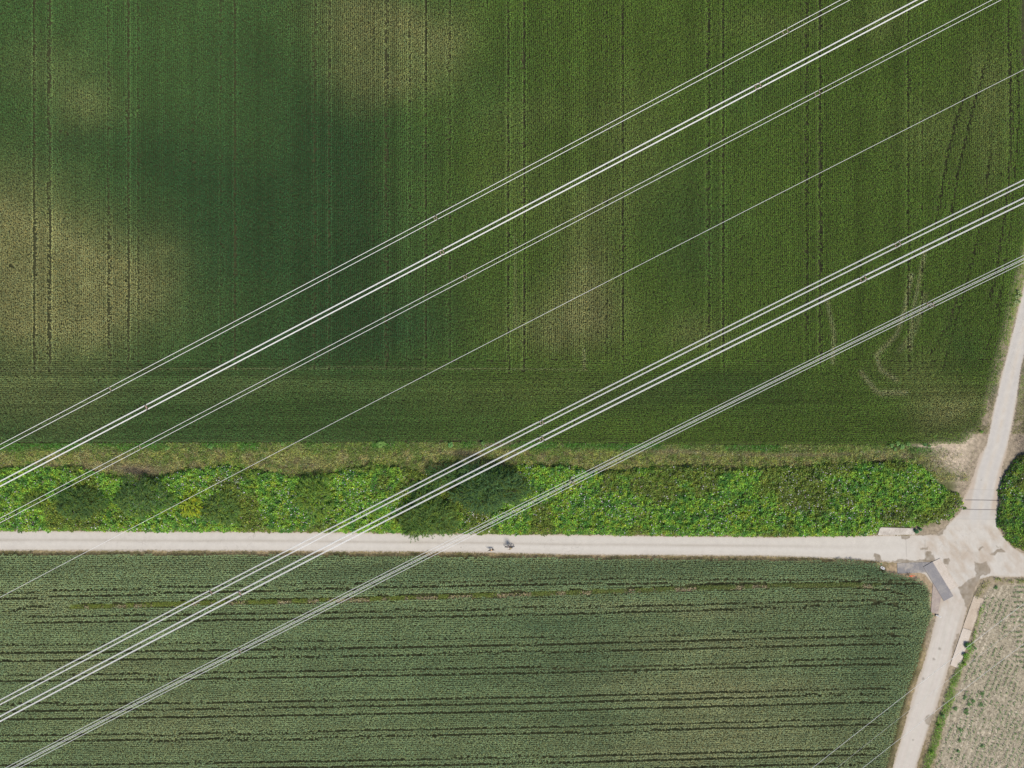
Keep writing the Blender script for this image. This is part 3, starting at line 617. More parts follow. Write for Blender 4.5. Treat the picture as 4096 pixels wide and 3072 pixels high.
# ------------------------------------------------------------------ bare field on the right: straw litter and seedlings
def keep_straw(p, q): return np.where(sdf(p, q, fieldE)+(vn(p, q, 10, 2)-.5)*10 > 0, .8, 0)
def col_straw(p, q, r):
    a = np.array((.47, .41, .31)); b = np.array((.20, .165, .12)); c = np.array((.66, .60, .50)); t = r.random(len(p))
    o = np.where((t < .42)[:, None], a, np.where((t < .78)[:, None], b, c)); return jit(o, r, .15, .04)
scatter('straw_litter', 3650, 4330, 2330, 3230, 40, keep_straw, lambda p, q, r: r.uniform(.01, .05, len(p)), (.12, .34), (.03, .07), (-.1, .3), col_straw, 'pinkish straw litter strewn over the bare field at lower right', 31, 'straw', .1, zref=.03)
def seedlings():
    r = np.random.default_rng(32); P0 = []; 
    for i in range(-40, 60):                       # rows parallel to the track
        q = np.arange(2390, 3230, 3.6)+r.uniform(-1.5, 1.5); p = 4000-(q-2700)*.405+i*23.5+11+r.normal(0, 2.0, len(q)); q = q+r.normal(0, 2, len(q))
        g = fbm(p*1.0, q, 46, 3); k = (r.random(len(q)) < sstep(.30, .52, g)*.9) & (sdf(p, q, fieldE) > 6) & ~((p > 4045-(q-2340)*.12) & (q < 2640)); P0.append(np.stack([p[k], q[k]], 1))
    for i in range(16):                            # headland rows at the frame edge
        p = np.arange(4030-i*3, 4330, 3.0); q = np.full(p.shape, 2350+i*19.8)+r.normal(0, 1.6, len(p)); p = p+r.normal(0, 1.5, len(p))
        k = (r.random(len(q)) < .75*sstep(4040-i*4, 4075-i*4, p)*sstep(.3, .45, vn(p, q, 30, 4))) & (sdf(p, q, fieldE) > 2); P0.append(np.stack([p[k], q[k]], 1))
    for a, b, c in [(3894, 2805, 8), (3928, 2775, 8), (3925, 2820, 9), (3865, 2840, 8), (3866, 2855, 6), (3843, 2920, 7), (3840, 2962, 6), (3822, 2835, 8), (3985, 2350, 6), (3860, 2790, 6), (3833, 3005, 5), (3930, 2985, 5), (3877, 2818, 7)]:
        t = np.random.default_rng(int(a)).normal(0, c*.45, (22, 2)); P0.append(t+np.array([a, b]))
    A = np.concatenate(P0); p, q = A[:, 0], A[:, 1]; x, y = P(p, q, .1); n = len(x); out = []; cc = []
    for i in range(4):
        b = np.stack([x, y, np.full(n, .06)], 1)
        out.append(leaves(b, r.random(n)*6.28, r.uniform(.2, 1., n), r.uniform(.16, .36, n), r.uniform(.05, .10, n), .3)); c = np.tile(np.array((.12, .23, .075)), (n, 1)); cc.append(jit(c, r))
    tag(quads_np('seedlings', np.concatenate(out), M_leaf, np.concatenate(cc)), 'small green seedlings in thin rows on the bare field', 'seedlings', kind='stuff')
seedlings()

# ------------------------------------------------------------------ trees and bushes
def tree(name, cx, cy, rx, ry, h, colr, n_br, leafL, label, cat='tree', group=None, seed=0, loose=1., per=26):
    """multi-stemmed crown of long leafy sprays; centre and radii in photo pixels"""
    r = np.random.default_rng(seed); x0, y0 = P(cx, cy, h*.6); RX, RY = rx*S*.95, ry*S*.95
    root = empty(name, (float(x0), float(y0), 0)); tag(root, label, cat, group)
    tr = MB(); ends = []
    for i in range(7):
        a = 6.283*i/7+r.uniform(-.4, .4); e = (math.cos(a)*RX*.5, math.sin(a)*RY*.5, h*r.uniform(.6, .8))
        tr.tube([(math.cos(a)*.1, math.sin(a)*.1, -.05), (math.cos(a)*.25, math.sin(a)*.25, h*.3), e, (e[0]*1.5, e[1]*1.5, h*r.uniform(.7, .85))], [.09, .07, .045, .015], 6)
    tr.build('trunk', M_bark, root, True)
    u = r.random(n_br); a = r.random(n_br)*6.283; rad = np.sqrt(u)
    lob = 1+.16*np.sin(a*3+seed)+.12*np.sin(a*5+2*seed)+.06*np.sin(a*9+seed)
    bx = np.cos(a)*rad*RX*lob*.92; by = np.sin(a)*rad*RY*lob*.92
    bz = h*(.42+.58*np.sqrt(np.clip(1-rad**2, 0, 1)))*(.72+.5*fbm(bx*30+900, by*30+900, 34, 3+seed % 3, 3))*r.uniform(.78, 1.05, n_br)
    az = np.arctan2(by, bx)+r.normal(0, 1, n_br)*(.6+2.5*np.clip(1-rad*1.3, 0, 1))
    SL = r.uniform(.45, 1.15, n_br)*loose; t = r.random((n_br, per))
    drop = (t**2)*.35*SL[:, None]
    lx = bx[:, None]+np.cos(az)[:, None]*t*SL[:, None]; ly = by[:, None]+np.sin(az)[:, None]*t*SL[:, None]; lz = bz[:, None]+.12*t-drop
    side = np.where(r.random((n_br, per)) < .5, 1, -1); laz = az[:, None]+side*r.uniform(.35, .9, (n_br, per))
    n = n_br*per; b = np.stack([lx.ravel()+r.normal(0, .03, n), ly.ravel()+r.normal(0, .03, n), np.clip(lz.ravel(), .1, None)], 1)
    V = leaves(b, laz.ravel(), r.uniform(-.3, .5, n), r.uniform(.6, 1.2, n)*leafL, r.uniform(.3, .5, n)*leafL, .2, r.normal(0, .4, n))
    c = np.tile(np.array(colr)*1.55, (n_br, 1))*r.lognormal(0, .25, n_br)[:, None]; c = lerp(c, np.array(colr)*np.array((2.9, 2.3, 1.2)), (r.random(n_br) < .25)*.7)
    c = np.repeat(c, per, 0); c = jit(c, r, .2, .1)
    quads_np('crown', V, M_leaf, c, parent=root)
    return root
tree('bush', 320, 2010, 112, 62, 2.6, (.050, .098, .030), 560, .17, 'dark green spreading bush in the thicket furthest left', 'bush', 'bushes in the thicket', 1)
tree('bush', 565, 1988, 112, 78, 3.0, (.056, .105, .034), 640, .17, 'large dark feathery bush just below the patch of dry grass', 'bush', 'bushes in the thicket', 2)
tree('bush', 762, 2025, 42, 50, 2.0, (.16, .22, .022), 190, .2, 'small yellow-green bush under the thin single wire, left of the mid-green feathery one', 'bush', 'bushes in the thicket', 3, .8)
tree('bush', 885, 2035, 78, 62, 2.2, (.075, .13, .035), 420, .17, 'mid-green feathery bush right of the small yellow-green bush', 'bush', 'bushes in the thicket', 4)
tree('bush', 1258, 1985, 75, 92, 2.8, (.085, .150, .030), 470, .17, 'light green loose bush standing alone left of the paired wires', 'bush', 'bushes in the thicket', 5)
tree('bush', 1690, 1965, 62, 40, 2.2, (.052, .11, .03), 220, .17, 'small dark green bush between the two pairs of wires, left of the largest tree', 'bush', 'bushes in the thicket', 6)
tree('bush', 1800, 1900, 95, 36, 2.4, (.042, .090, .028), 300, .17, 'low dark bush under the wires at the upper edge of the thicket', 'bush', 'bushes in the thicket', 7)
tree('tree', 1955, 1955, 158, 92, 4.6, (.044, .090, .034), 1300, .19, 'largest dark green tree in the middle of the thicket', 'tree', None, 8, 1.2)
tree('tree', 1715, 2068, 122, 86, 3.8, (.062, .112, .030), 900, .19, 'olive green tree whose branches reach out over the lane', 'tree', None, 9, 1.25)
tree('bush', 140, 2000, 50, 34, 1.8, (.085, .14, .03), 150, .17, 'small low bush near the left edge of the photo', 'bush', 'bushes in the thicket', 10, .8)

# ------------------------------------------------------------------ broad-leaved plants
def burdock(cx, cy, rad, colr, label, seed, n=15, group='broad-leaved plants along the field edges'):
    r = np.random.default_rng(seed); x, y = P(cx, cy, .3); root = empty('broad_leaved_plant', (float(x), float(y), 0)); tag(root, label, 'plant', group)
    R_ = rad*S; mb = MB(); mb.tube([(0, 0, 0), (.02, .01, .35), (.0, .02, .7)], [.03, .022, .01], 6); mb.build('stem', M_bark2, root, True)
    V = []; F = []; cc = []
    for i in range(n):
        a = i*2.399+r.uniform(-.2, .2); L = R_*r.uniform(.6, 1.0)*(1-.4*(i/n)); z0 = .15+.5*i/n; ww = L*r.uniform(.26, .34); k = len(V)
        d = np.array([math.cos(a), math.sin(a), 0]); s_ = np.array([-math.sin(a), math.cos(a), 0]); up = np.array([0, 0, 1.])
        prof = [(0.05, .03, 0), (.3, .75, .10), (.6, 1., .14), (.85, .6, .08), (1., .05, -.02)]
        for t, w_, zz in prof:
            c = d*L*t+up*(z0+zz*L*2)
            V += [c-s_*ww*w_+up*.05*L*w_, c, c+s_*ww*w_+up*.05*L*w_]
        for j in range(4):
            b = k+j*3; F += [(b, b+1, b+4, b+3), (b+1, b+2, b+5, b+4)]; v = r.lognormal(0, .16); cc += [np.array(colr)*v, np.array(colr)*v*1.05]
    quads_np('leaves', np.array(V), M_leaf, np.array(cc), np.array(F), parent=root)
M_bark2 = mat('green_stem', (.12, .16, .05), .7, .2, noise=(20, .8, 1.2))
GRN = (.14, .26, .06); PAL = (.24, .31, .13)
burdock(1523, 1777, 24, GRN, 'large light green rosette plant at the field edge, left of the wires', 1, 20)
burdock(1801, 1779, 17, (.11, .24, .07), 'medium bright green rosette plant at the field edge above the bare patch', 2)
burdock(1932, 1772, 13, (.12, .22, .06), 'small green rosette plant at the field edge right of the bare patch', 3)
burdock(670, 1792, 14, GRN, 'light green rosette plant at the field edge right of the left spacers', 4)
burdock(842, 1786, 14, (.11, .24, .06), 'bright green rosette plant at the field edge under the upper left field', 5)
burdock(1130, 1776, 12, GRN, 'small pale rosette plant at the field edge beside the thin single wire', 6)
for i, (a, b, c) in enumerate([(3566, 1780, 15), (3590, 1772, 17), (3606, 1786, 17), (3630, 1776, 15), (3578, 1796, 12)]):
    burdock(a, b, c, (.13, .25, .07), ['leftmost', 'upper middle', 'central', 'rightmost', 'lowest'][i]+' plant of the broad-leaved clump at the right end of the field edge', 10+i, 13, 'clump of broad-leaved plants at the field edge')
burdock(3697, 1778, 13, (.10, .24, .09), 'blue-green rosette plant on the bare soil right of the clump', 16, 12)
burdock(3716, 1783, 11, (.11, .24, .09), 'small green rosette plant at the tip of the bare soil patch', 17, 12)
burdock(3738, 1745, 10, (.13, .24, .05), 'small light rosette plant inside the crop corner', 18, 10)
burdock(3925, 1727, 10, (.12, .24, .04), 'small green rosette plant on the sandy corner beside the side road', 19, 10)
for i, (a, b, c) in enumerate([(4074, 1168, 13), (4066, 1188, 15), (4080, 1182, 12), (4062, 1208, 13), (4074, 1206, 12), (4054, 1224, 10)]):
    burdock(a, b, c, PAL, ['topmost', 'upper left', 'upper right', 'middle left', 'middle right', 'lowest'][i]+' pale green plant in the clump beside the side road', 30+i, 12, 'clump of pale plants beside the side road')
burdock(4048, 1276, 11, PAL, 'pale rosette plant at the crop edge below the roadside clump', 40, 10)
burdock(3871, 2583, 19, (.13, .27, .06), 'largest bright green rosette plant against the lower cream plate', 41, 16)
burdock(3860, 2622, 14, (.13, .28, .04), 'bright green rosette plant against the lower cream plate, second down', 42, 14)
burdock(3857, 2656, 12, (.16, .28, .03), 'yellow-green rosette plant at the foot of the lower cream plate', 43, 12)
burdock(3900, 2592, 10, (.09, .19, .06), 'small dark rosette plant standing out in the bare field beside the cream plate', 44, 10)
burdock(3771, 2864, 13, (.12, .25, .07), 'green rosette plant beside the damp spot of the track', 45, 12)
burdock(3757, 2905, 12, (.13, .26, .04), 'green rosette plant below the damp spot of the track', 46, 12)
burdock(3726, 3010, 12, (.14, .27, .03), 'green rosette plant right of the track near the bottom edge', 47, 12)
burdock(3665, 2125, 14, (.05, .15, .06), 'dark green shrubby plant between the whitish slab and the damp corner', 48, 22)
burdock(3681, 2118, 11, (.06, .17, .06), 'dark green plant right behind the shrubby one at the end of the slab', 49, 18)
# red poppies at the crop corner
pp = empty('poppy_clump', (*[float(v) for v in P(3646, 2303, .4)], 0)); tag(pp, 'orange-red poppies at the crop corner beside the dark steel plate', 'flowers')
r0 = np.random.default_rng(5); M_pop = mat('poppy_red', (.85, .20, .10), .5, .3, noise=(10, .85, 1.1))
for i in range(12):
    a, b = r0.normal(0, .28), r0.normal(0, .10); z = r0.uniform(.55, .75); mb = MB(); mb.tube([(a*.8, b*.8, 0), (a, b, z)], [.008, .005], 4); st = mb.build('stem', M_bark2, pp)
    v = [(a, b, z)]+[(a+(.10 if k_ % 2 else .075)*math.cos(k_*.785+i), b+(.10 if k_ % 2 else .075)*math.sin(k_*.785+i), z+(.03 if k_ % 2 else .045)) for k_ in range(8)]
    mk('petals', v, [(0, k_+1, (k_+1) % 8+1) for k_ in range(8)], M_pop, st)

# ------------------------------------------------------------------ marker boards and posts
M_white = mat('white_enamel', (.86, .86, .86), .4, .4, noise=(5, .95, 1.03)); M_dred = mat('dark_red_print', (.13, .02, .05), .5, .3, noise=(9, .9, 1.1)); M_dk = mat('dark_print', (.06, .04, .07), .5, .3, noise=(9, .9, 1.1))
def facing(px_, py_): return math.atan2(-(px_-2048)*0-(1536-py_)*S, -(px_-2048)*S)
x, y = P(3519, 2266, 0); ang = math.atan2(-float(y), -float(x))
bd = empty('marker_board', (float(x), float(y), 0), ang); bd.rotation_euler = (0, -math.radians(66), ang); bd.scale = (.6, 1.05, .56); tag(bd, 'white marker board with dark red square and small triangle standing in the crop edge', 'marker')
# board faces local +X, width along Y; gently bowed sides and chamfered top
out = [(-.17, .30), (.17, .30), (.225, .75), (.225, 1.25), (.15, 1.52), (-.06, 1.58), (-.19, 1.42), (-.215, .85)]
v = [(.03, a, b) for a, b in out]+[(-.03, a, b) for a, b in out]; n_ = len(out)
mk('board', v, [tuple(range(n_)), tuple(range(2*n_-1, n_-1, -1))]+[(i, i+n_, (i+1) % n_+n_, (i+1) % n_) for i in range(n_)], M_white, bd)
mb = MB(); mb.box(.036, .0, .78, .006, .19, .25); mb.build('red_square', M_dred, bd)
mk('triangle', [(.037, -.10, 1.16), (.037, .07, 1.25), (.037, -.02, 1.34), (.031, -.10, 1.16), (.031, .07, 1.25), (.031, -.02, 1.34)], [(0, 1, 2), (5, 4, 3), (0, 3, 4, 1), (1, 4, 5, 2), (2, 5, 3, 0)], M_dk, bd)
mb = MB(); mb.tube([(-.05, .0, -.1), (-.05, .0, 1.1)], .03, 8); mb.build('post', mat('rusty_post', (.13, .07, .06), .8, .2, noise=(12, .7, 1.2)), bd)
x, y = P(3741.5, 2459.5, 0); ang = math.atan2(-float(y), -float(x))+.2
dp = empty('marker_post', (float(x), float(y), 0), ang); dp.rotation_euler = (0, -math.radians(60), ang); dp.scale = (1.3, 1.5, .60); tag(dp, 'slim white marker post with a dark foot where slab and track meet', 'post')
mb = MB(); v = []
for z, wy, wx in [(.12, .05, .045), (1.42, .055, .05)]: v += [(-wx, -wy, z), (wx, -wy, z), (wx, wy, z), (-wx, wy, z)]
v += [(-.05, -.055, 1.54), (.02, -.055, 1.48), (.02, .055, 1.48), (-.05, .055, 1.54)]
mk('shaft', v, [(0, 1, 5, 4), (1, 2, 6, 5), (2, 3, 7, 6), (3, 0, 4, 7), (4, 5, 9, 8), (5, 6, 10, 9), (6, 7, 11, 10), (7, 4, 8, 11), (8, 9, 10, 11), (3, 2, 1, 0)], M_white, dp)
mb = MB(); mb.box(0, 0, .06, .22, .26, .14); mb.build('foot', mat('black_rubber', (.03, .035, .04), .7, .3, noise=(9, .8, 1.2)), dp)

# ------------------------------------------------------------------ power line: six bundles of four wires, one earth wire
ANG = math.radians(27.3); DX, DY = math.cos(ANG), math.sin(ANG)
def zprof(z0, u):            # sagging span, rising to the right
    return z0+(u*.030)+u*u*7e-5
def line3d(pts, z0, zoff=0.0):
    """three photo points -> smooth wire through them at the profile height"""
    A = []
    for a, b in pts:
        z = z0
        for _ in range(8):
            x, y = P(a, b, z); u = float(x)*DX+float(y)*DY; z = zprof(z0, u)
        A.append((u, -float(x)*DY+float(y)*DX))
    co = np.polyfit([a for a, b in A], [b for a, b in A], 2)
    us = np.linspace(-150, 150, 61); mid = (A[0][0]+A[-1][0])/2
    ds = np.polyval(co, np.clip(us, A[0][0], A[-1][0])); sl = np.polyder(co)
    ds = ds+np.where(us < A[0][0], (us-A[0][0])*np.polyval(sl, A[0][0]), 0)+np.where(us > A[-1][0], (us-A[-1][0])*np.polyval(sl, A[-1][0]), 0)
    return us, ds
def world(u, d, z): return (u*DX-d*DY, u*DY+d*DX, z)
RW = .024
def bundle(name, pts, z0, a, skew, spx, label, rw=RW):
    us, ds = line3d(pts, z0); root = empty(name, world(0, float(np.interp(0, us, ds)), zprof(z0, 0))); o0 = np.array(root.location)
    tag(root, label, 'overhead line', 'wire bundles of the power line')
    for lx, lz, sk in [(-a/2, a/2, 0), (a/2, a/2, 0), (-a/2, -a/2, skew), (a/2, -a/2, skew)]:
        mb = MB(); mb.tube([np.array(world(u, d-lx+sk, zprof(z0, u)+lz))-o0 for u, d in zip(us, ds)], rw, 6); mb.build('wire', M_alu, root, True)
    for cx, cy in spx:
        z = z0
        for _ in range(8):
            x, y = P(cx, cy, z); u = float(x)*DX+float(y)*DY; z = zprof(z0, u)
        d = float(np.interp(u, us, ds))
        sp = MB(); cl = MB(); c = [(-a/2, a/2, 0), (a/2, a/2, 0), (a/2, -a/2, skew), (-a/2, -a/2, skew)]
        q = [Vector(world(u+(0.13 if i in (0, 1) else -.13), d-lx+sk, zprof(z0, u)+lz))-Vector(o0) for i, (lx, lz, sk) in enumerate(c)]
        for i in range(4):
            A_, B_ = q[i], q[(i+1) % 4]; e = (B_-A_).normalized()*.05; sp.tube([A_+e, B_-e], .035, 6)
        s_ = sp.build('spacer', M_spacer, root)
        for i in range(4):
            dv = Vector((DX, DY, 0))*.07; cl = MB(); cl.tube([q[i]-dv, q[i]+dv], .045, 6); cl.build('clamp', M_clamp, s_)
k = 1.8517
bundle('conductor_bundle', [(0, 1790), (2000, 737.5), (3385, 0)], 48, .47, .127, [(1697*k, 70*k), (940*k, 470*k), (238*k, 841*k)], 'uppermost bright pair of wires in the photo, crossing the dark upper field', .027)
bundle('conductor_bundle', [(0, 1936), (2000, 888.5), (3688, 0)], 62, .40, .03, [(1637*k, 186*k), (955*k, 546*k), (316*k, 880*k)], 'second wire bundle from the top, a close double wire beside a single')
bundle('conductor_bundle', [(0, 2083.5), (2000, 1037.5), (3988, 0)], 48, .45, .078, [(1766*k, 202*k), (1005*k, 599*k), (302*k, 966*k)], 'third wire bundle from the top, just above the thin single wire', .023)
bundle('conductor_bundle', [(0, 2810), (2000, 1776), (4096, 729)], 48, .45, .04, [(1940*k, 529*k), (1170*k, 913*k), (456*k, 1280*k)], 'first wire bundle below the thin single wire')
bundle('conductor_bundle', [(0, 2876), (2000, 1841), (4096, 802)], 62, .40, .03, [(1865*k, 604*k), (1170*k, 949*k), (519*k, 1283*k)], 'second wire bundle below the thin single wire, close beside the first')
bundle('conductor_bundle', [(56, 3072), (2200, 1977), (4096, 1040)], 48, .42, .215, [(2013*k, 663*k), (1237*k, 1044*k), (520*k, 1411*k)], 'lowest wire bundle in the photo, a fan of four wires', .022)
def single(name, pts, z0, rw, label, cat, curve=True, m=M_alu, group=None):
    us, ds = line3d(pts, z0) ; W_ = [world(u, d, zprof(z0, u)) for u, d in zip(us, ds)]
    o0 = Vector(W_[30]); mb = MB(); mb.tube([Vector(p_)-o0 for p_ in W_], rw, 6); o = mb.build(name, m, None, True); o.location = o0; return tag(o, label, cat, group)
single('earth_wire', [(0, 2389), (2000, 1347), (4096, 278)], 66, .0135, 'thin single wire in the middle of the power line', 'overhead line')
def lowwire(p0, p1, z, rw, label):
    a = Vector((*[float(t) for t in P(*p0, z)], z)); b = Vector((*[float(t) for t in P(*p1, z)], z)); d = (b-a); a2 = a-d*.7; b2 = b+d*.7; mid = (a2+b2)/2
    pts = [a2+(b2-a2)*t+Vector((0, 0, -.8+3.2*(t-.5)**2))-mid for t in np.linspace(0, 1, 25)]
    mb = MB(); mb.tube(pts, rw, 6); o = mb.build('local_wire', M_alu2, None, True); o.location = mid; tag(o, label, 'overhead line', 'three wires of the small local line')
M_alu2 = mat('grey_cable', (.9, .9, .88), .55, .4, 0, noise=(3, .95, 1.03))
lowwire((3268, 3072), (4096, 2428), 9, .027, 'bright upper wire of the small line crossing the track at lower right')
lowwire((3365, 3072), (4096, 2500), 8.4, .012, 'faint middle wire of the small line crossing the track at lower right')
lowwire((3470, 3072), (4096, 2590), 9, .024, 'lower wire of the small line crossing the track at lower right')

# ------------------------------------------------------------------ cyclist and dog
def remesh(o, vs):
    m = o.modifiers.new('remesh', 'REMESH'); m.mode = 'VOXEL'; m.voxel_size = vs; m.use_smooth_shade = True
    s_ = o.modifiers.new('smooth', 'SMOOTH'); s_.factor = .5; s_.iterations = 3
def cap(mb, a, b, ra, rb, n=10):
    mb.tube([a, b], [ra, rb], n); mb.ball(a, ra); mb.ball(b, rb)
bx, by = P(2039, 2184.5, 0); BX = empty('bicycle', (float(bx), float(by), 0), math.radians(184)); tag(BX, 'dark bicycle ridden along the pale lane beside the dog', 'bicycle')
# local frame: +X forward (rotated to head west), wheelbase 1.06
M_tyre = mat('tyre_rubber', (.02, .02, .025), .7, .3, noise=(20, .8, 1.2)); M_frame = mat('dark_paint', (.03, .04, .08), .35, .5, noise=(8, .9, 1.1)); M_chrome = mat('steel_parts', (.5, .5, .5), .35, .5, 1, noise=(9, .9, 1.05))
for nm, wx in (('wheel', .56), ('wheel', -.52)):
    we = empty(nm, (wx, 0, .34)); we.parent = BX
    t = MB(); t.torus((0, 0, 0), .32, .036); t.build('tyre', M_tyre, we, True)
    t = MB(); t.torus((0, 0, 0), .295, .010)
    for i in range(16):
        a = i*6.283/16; t.tube([(0, .02*(-1)**i, 0), (.29*math.cos(a), 0, .29*math.sin(a))], .003, 4, False)
    t.tube([(0, -.05, 0), (0, .05, 0)], .02, 8); t.build('rim', M_chrome, we)
t = MB()
for a, b, r_ in [((.44, 0, .92), (.02, 0, .30), .018), ((.42, 0, .84), (.46, 0, .98), .02), ((-.18, 0, .80), (.02, 0, .30), .016), ((.42, 0, .86), (-.14, 0, .70), .014), ((-.52, .06, .34), (-.15, .03, .72), .009), ((-.52, -.06, .34), (-.15, -.03, .72), .009), ((-.52, .06, .34), (.02, .03, .30), .010),
                 ((-.52, -.06, .34), (.02, -.03, .30), .010), ((.56, .06, .34), (.45, .05, .78), .011), ((.56, -.06, .34), (.45, -.05, .78), .011), ((.45, -.06, .78), (.45, .06, .78), .014)]: t.tube([a, b], r_, 8)
t.build('frame', M_frame, BX, True)
for wx in (.56, -.52):
    t = MB(); v = []; f = []
    for i in range(15):
        a = math.radians(-10+i*14)
        for y_ in (-.045, -.02, .02, .045): rr = .385-(abs(y_) > .03)*.02; v.append((wx+rr*math.cos(a), y_, .34+rr*math.sin(a)))
    for i in range(14):
        for k_ in range(3): f.append((i*4+k_, i*4+k_+1, i*4+k_+5, i*4+k_+4))
    t.add(v, f); t.build('mudguard', M_frame, BX, True)
t = MB(); t.tube([(.45, 0, .95), (.43, 0, 1.08)], .014, 8); t.tube([(.30, -.33, 1.10), (.41, -.24, 1.10), (.44, 0, 1.08), (.41, .24, 1.10), (.30, .33, 1.10)], .012, 8); t.tube([(.22, -.335, 1.10), (.33, -.33, 1.10)], .018, 8); t.tube([(.22, .335, 1.10), (.33, .33, 1.10)], .018, 8); t.build('handlebar', M_chrome, BX, True)
t = MB(); t.ball((-.24, 0, .93), (.13, .075, .035)); t.ball((-.13, 0, .935), (.12, .03, .025)); t.tube([(-.18, 0, .78), (-.21, 0, .92)], .013, 8); t.build('saddle', M_tyre, BX, True)
t = MB(); t.tube([(.02, -.07, .30), (.02, .07, .30)], .02, 8)
t.tube([(.02, .08, .30), (.14, .09, .18)], .01, 6); t.tube([(.02, -.08, .30), (-.10, -.09, .42)], .01, 6); t.box(.14, .14, .17, .09, .10, .02); t.box(-.10, -.14, .43, .09, .10, .02); t.build('pedals', M_chrome, BX)
t = MB(); t.box(-.56, 0, .74, .36, .15, .012); t.tube([(-.40, .06, .73), (-.52, .06, .34)], .006, 5); t.tube([(-.40, -.06, .73), (-.52, -.06, .34)], .006, 5); t.build('luggage_rack', M_frame, BX)

PE = empty('person', BX.location, math.radians(184)); tag(PE, 'cyclist in a dark jacket, pale pink trousers and straw-coloured hat riding along the pale lane', 'person')
M_skin = mat('skin', (.62, .38, .29), .55, .35, noise=(12, .93, 1.05)); M_jacket = mat('navy_cloth', (.022, .030, .050), .85, .15, noise=(30, .8, 1.2)); M_short = mat('pink_cloth', (.72, .56, .54), .85, .15, noise=(30, .88, 1.08))
M_hat = mat('straw_hat', (.42, .34, .20), .85, .1, noise=(40, .8, 1.15)); M_shoe = mat('shoe', (.05, .045, .05), .6, .3, noise=(20, .8, 1.1))
hip = {1: (-.22, .11, .98), -1: (-.22, -.11, .98)}; knee = {1: (.14, .13, .66), -1: (.19, -.13, .88)}; ank = {1: (.09, .14, .27), -1: (-.12, -.14, .53)}
sh = {1: (-.20, .19, 1.45), -1: (-.20, -.19, 1.45)}; elb = {1: (.02, .29, 1.24), -1: (.02, -.29, 1.24)}; wr = {1: (.25, .33, 1.145), -1: (.25, -.33, 1.145)}
b = MB()
for s_ in (1, -1):
    cap(b, hip[s_], knee[s_], .085, .058); cap(b, knee[s_], ank[s_], .056, .036); cap(b, ank[s_], (ank[s_][0]+.13, ank[s_][1], ank[s_][2]-.07), .035, .03)
    cap(b, sh[s_], elb[s_], .052, .040); cap(b, elb[s_], wr[s_], .040, .028)
    b.ball((.285, s_*.335, 1.135), (.045, .036, .024))
    for i, l in enumerate((.050, .056, .052, .042)):
        y_ = s_*(.312+.016*i); cap(b, (.30, y_, 1.135), (.30+l*.6, y_, 1.128), .0088, .0085, 6); cap(b, (.30+l*.6, y_, 1.128), (.30+l*.55, y_, 1.092), .0085, .0078, 6)
    cap(b, (.27, s_*.305, 1.13), (.30, s_*.295, 1.10), .011, .009, 6)
b.ball((-.22, 0, 1.0), (.13, .165, .12)); cap(b, (-.22, 0, 1.05), (-.21, 0, 1.38), .13, .135); b.ball((-.20, 0, 1.42), (.10, .19, .08)); cap(b, (-.19, 0, 1.44), (-.15, 0, 1.56), .055, .05)
b.ball((-.12, 0, 1.66), (.098, .078, .12), 14, 10); b.ball((-.025, 0, 1.645), (.022, .016, .026)); b.ball((-.05, 0, 1.595), (.03, .028, .02)); b.ball((-.12, .079, 1.65), (.02, .01, .03)); b.ball((-.12, -.079, 1.65), (.02, .01, .03))
bo = b.build('body', M_skin, PE, True); remesh(bo, .009)
t = MB()
for s_ in (1, -1): t.ball((-.032, s_*.03, 1.67), .009, 8, 6)
t.build('eyes', M_tyre, PE)
t = MB(); t.ball((-.028, 0, 1.61), (.008, .024, .006), 8, 6); t.build('mouth', mat('lips', (.45, .18, .15), .5, .3, noise=(20, .9, 1.1)), PE)
t = MB(); cap(t, (-.22, 0, 1.04), (-.21, 0, 1.39), .155, .165); t.ball((-.20, 0, 1.41), (.13, .225, .10))
for s_ in (1, -1): cap(t, sh[s_], elb[s_], .070, .057); cap(t, elb[s_], tuple(Vector(elb[s_]).lerp(Vector(wr[s_]), .45)), .057, .05)
j = t.build('jacket', M_jacket, PE, True); remesh(j, .014)
t = MB(); t.ball((-.20, 0, 1.0), (.17, .20, .13))
for s_ in (1, -1): cap(t, hip[s_], knee[s_], .115, .085); cap(t, knee[s_], tuple(Vector(knee[s_]).lerp(Vector(ank[s_]), .7)), .085, .07)
j = t.build('trousers', M_short, PE, True); remesh(j, .014)
t = MB(); cap(t, (-.38, 0, 1.18), (-.36, 0, 1.38), .115, .10); t.ball((-.38, 0, 1.25), (.13, .16, .17)); j = t.build('backpack', M_jacket, PE, True); remesh(j, .016)
t = MB(); v = []; f = []
for i, (r_, z) in enumerate([(.20, 1.685), (.12, 1.70), (.113, 1.76), (.095, 1.805), (.03, 1.82)]):
    for k_ in range(20): a = k_*6.283/20; v.append((-.13+r_*1.05*math.cos(a), r_*.92*math.sin(a), z))
for i in range(4):
    for k_ in range(20): f.append((i*20+k_, i*20+(k_+1) % 20, (i+1)*20+(k_+1) % 20, (i+1)*20+k_))
f.append(tuple(80+k_ for k_ in range(20))); t.add(v, f); t.build('hat', M_hat, PE, True)
t = MB(); t.ball((-.17, 0, 1.65), (.09, .085, .10)); t.ball((-.22, 0, 1.58), (.05, .06, .07)); j = t.build('hair', mat('dark_hair', (.05, .03, .02), .6, .3, noise=(40, .7, 1.2)), PE, True); remesh(j, .012)
for s_ in (1, -1):
    t = MB(); a = ank[s_]; cap(t, (a[0]-.03, a[1], a[2]-.06), (a[0]+.16, a[1], a[2]-.075), .045, .04); j = t.build('shoe', M_shoe, PE, True); remesh(j, .012)

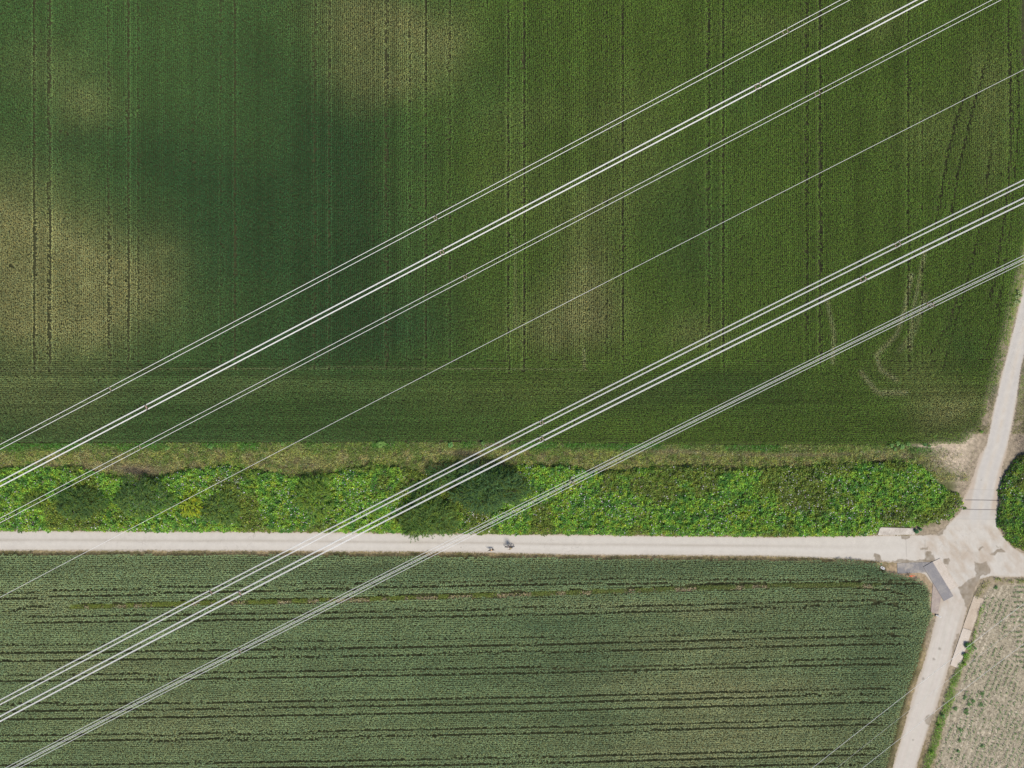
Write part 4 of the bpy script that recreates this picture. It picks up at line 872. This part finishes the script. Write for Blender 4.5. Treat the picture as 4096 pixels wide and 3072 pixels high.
dx, dy = P(1966.5, 2197.5, 0); DG = empty('dog', (float(dx), float(dy), 0), math.radians(186)); tag(DG, 'dark dog with a tan flank and curved tail trotting ahead on the lane', 'dog')
d = MB()
cap(d, (.22, 0, .50), (-.02, 0, .51), .125, .112, 12); cap(d, (-.02, 0, .51), (-.27, 0, .51), .105, .10, 12); d.ball((.26, 0, .47), (.12, .105, .15)); cap(d, (.30, 0, .55), (.43, 0, .68), .085, .065, 10); d.ball((.48, 0, .71), (.095, .075, .075)); cap(d, (.52, 0, .69), (.63, 0, .665), .045, .03)
for s_ in (1, -1):
    sw = .06*s_
    cap(d, (.25, .08*s_, .45), (.22+sw, .085*s_, .30), .055, .034); cap(d, (.22+sw, .085*s_, .30), (.24+sw, .085*s_, .07), .03, .022); cap(d, (.24+sw, .085*s_, .05), (.28+sw, .085*s_, .03), .026, .02)
    cap(d, (-.27, .08*s_, .47), (-.20-sw, .09*s_, .32), .075, .045); cap(d, (-.20-sw, .09*s_, .32), (-.36-sw, .09*s_, .20), .038, .024); cap(d, (-.36-sw, .09*s_, .20), (-.33-sw, .09*s_, .05), .023, .02); cap(d, (-.33-sw, .09*s_, .04), (-.28-sw, .09*s_, .03), .026, .02)
    cap(d, (.45, .055*s_, .76), (.44, .07*s_, .83), .025, .008, 6)
for a, b_, r1, r2 in [((-.34, 0, .54), (-.46, .02, .56), .032, .028), ((-.46, .02, .56), (-.58, .07, .60), .028, .024), ((-.58, .07, .60), (-.66, .13, .66), .024, .014)]: cap(d, a, b_, r1, r2, 8)
M_dog = mat('dog_coat', (.02, .016, .015), .7, .25); t_ = M_dog.node_tree; tc = t_.nodes.new('ShaderNodeTexCoord'); sx = t_.nodes.new('ShaderNodeSeparateXYZ'); rp = t_.nodes.new('ShaderNodeValToRGB'); mr = t_.nodes.new('ShaderNodeMapRange')
mr.inputs[1].default_value = -.35; mr.inputs[2].default_value = .45
nz = t_.nodes.new('ShaderNodeTexNoise'); nz.inputs['Scale'].default_value = 9; md = t_.nodes.new('ShaderNodeMath'); md.operation = 'MULTIPLY_ADD'; md.inputs[1].default_value = .12
t_.links.new(tc.outputs['Object'], sx.inputs[0]); t_.links.new(tc.outputs['Object'], nz.inputs['Vector']); t_.links.new(nz.outputs[0], md.inputs[0]); t_.links.new(sx.outputs[0], md.inputs[2]); t_.links.new(md.outputs[0], mr.inputs[0]); t_.links.new(mr.outputs[0], rp.inputs[0]); t_.links.new(rp.outputs[0], t_.nodes['Principled BSDF'].inputs['Base Color'])
e = rp.color_ramp.elements; e[0].position = .33; e[0].color = (.02, .016, .015, 1); e[1].position = .38; e[1].color = (.62, .36, .17, 1); q = e.new(.68); q.color = (.62, .36, .17, 1); q = e.new(.73); q.color = (.02, .016, .015, 1)
do = d.build('body', M_dog, DG, True); remesh(do, .012)
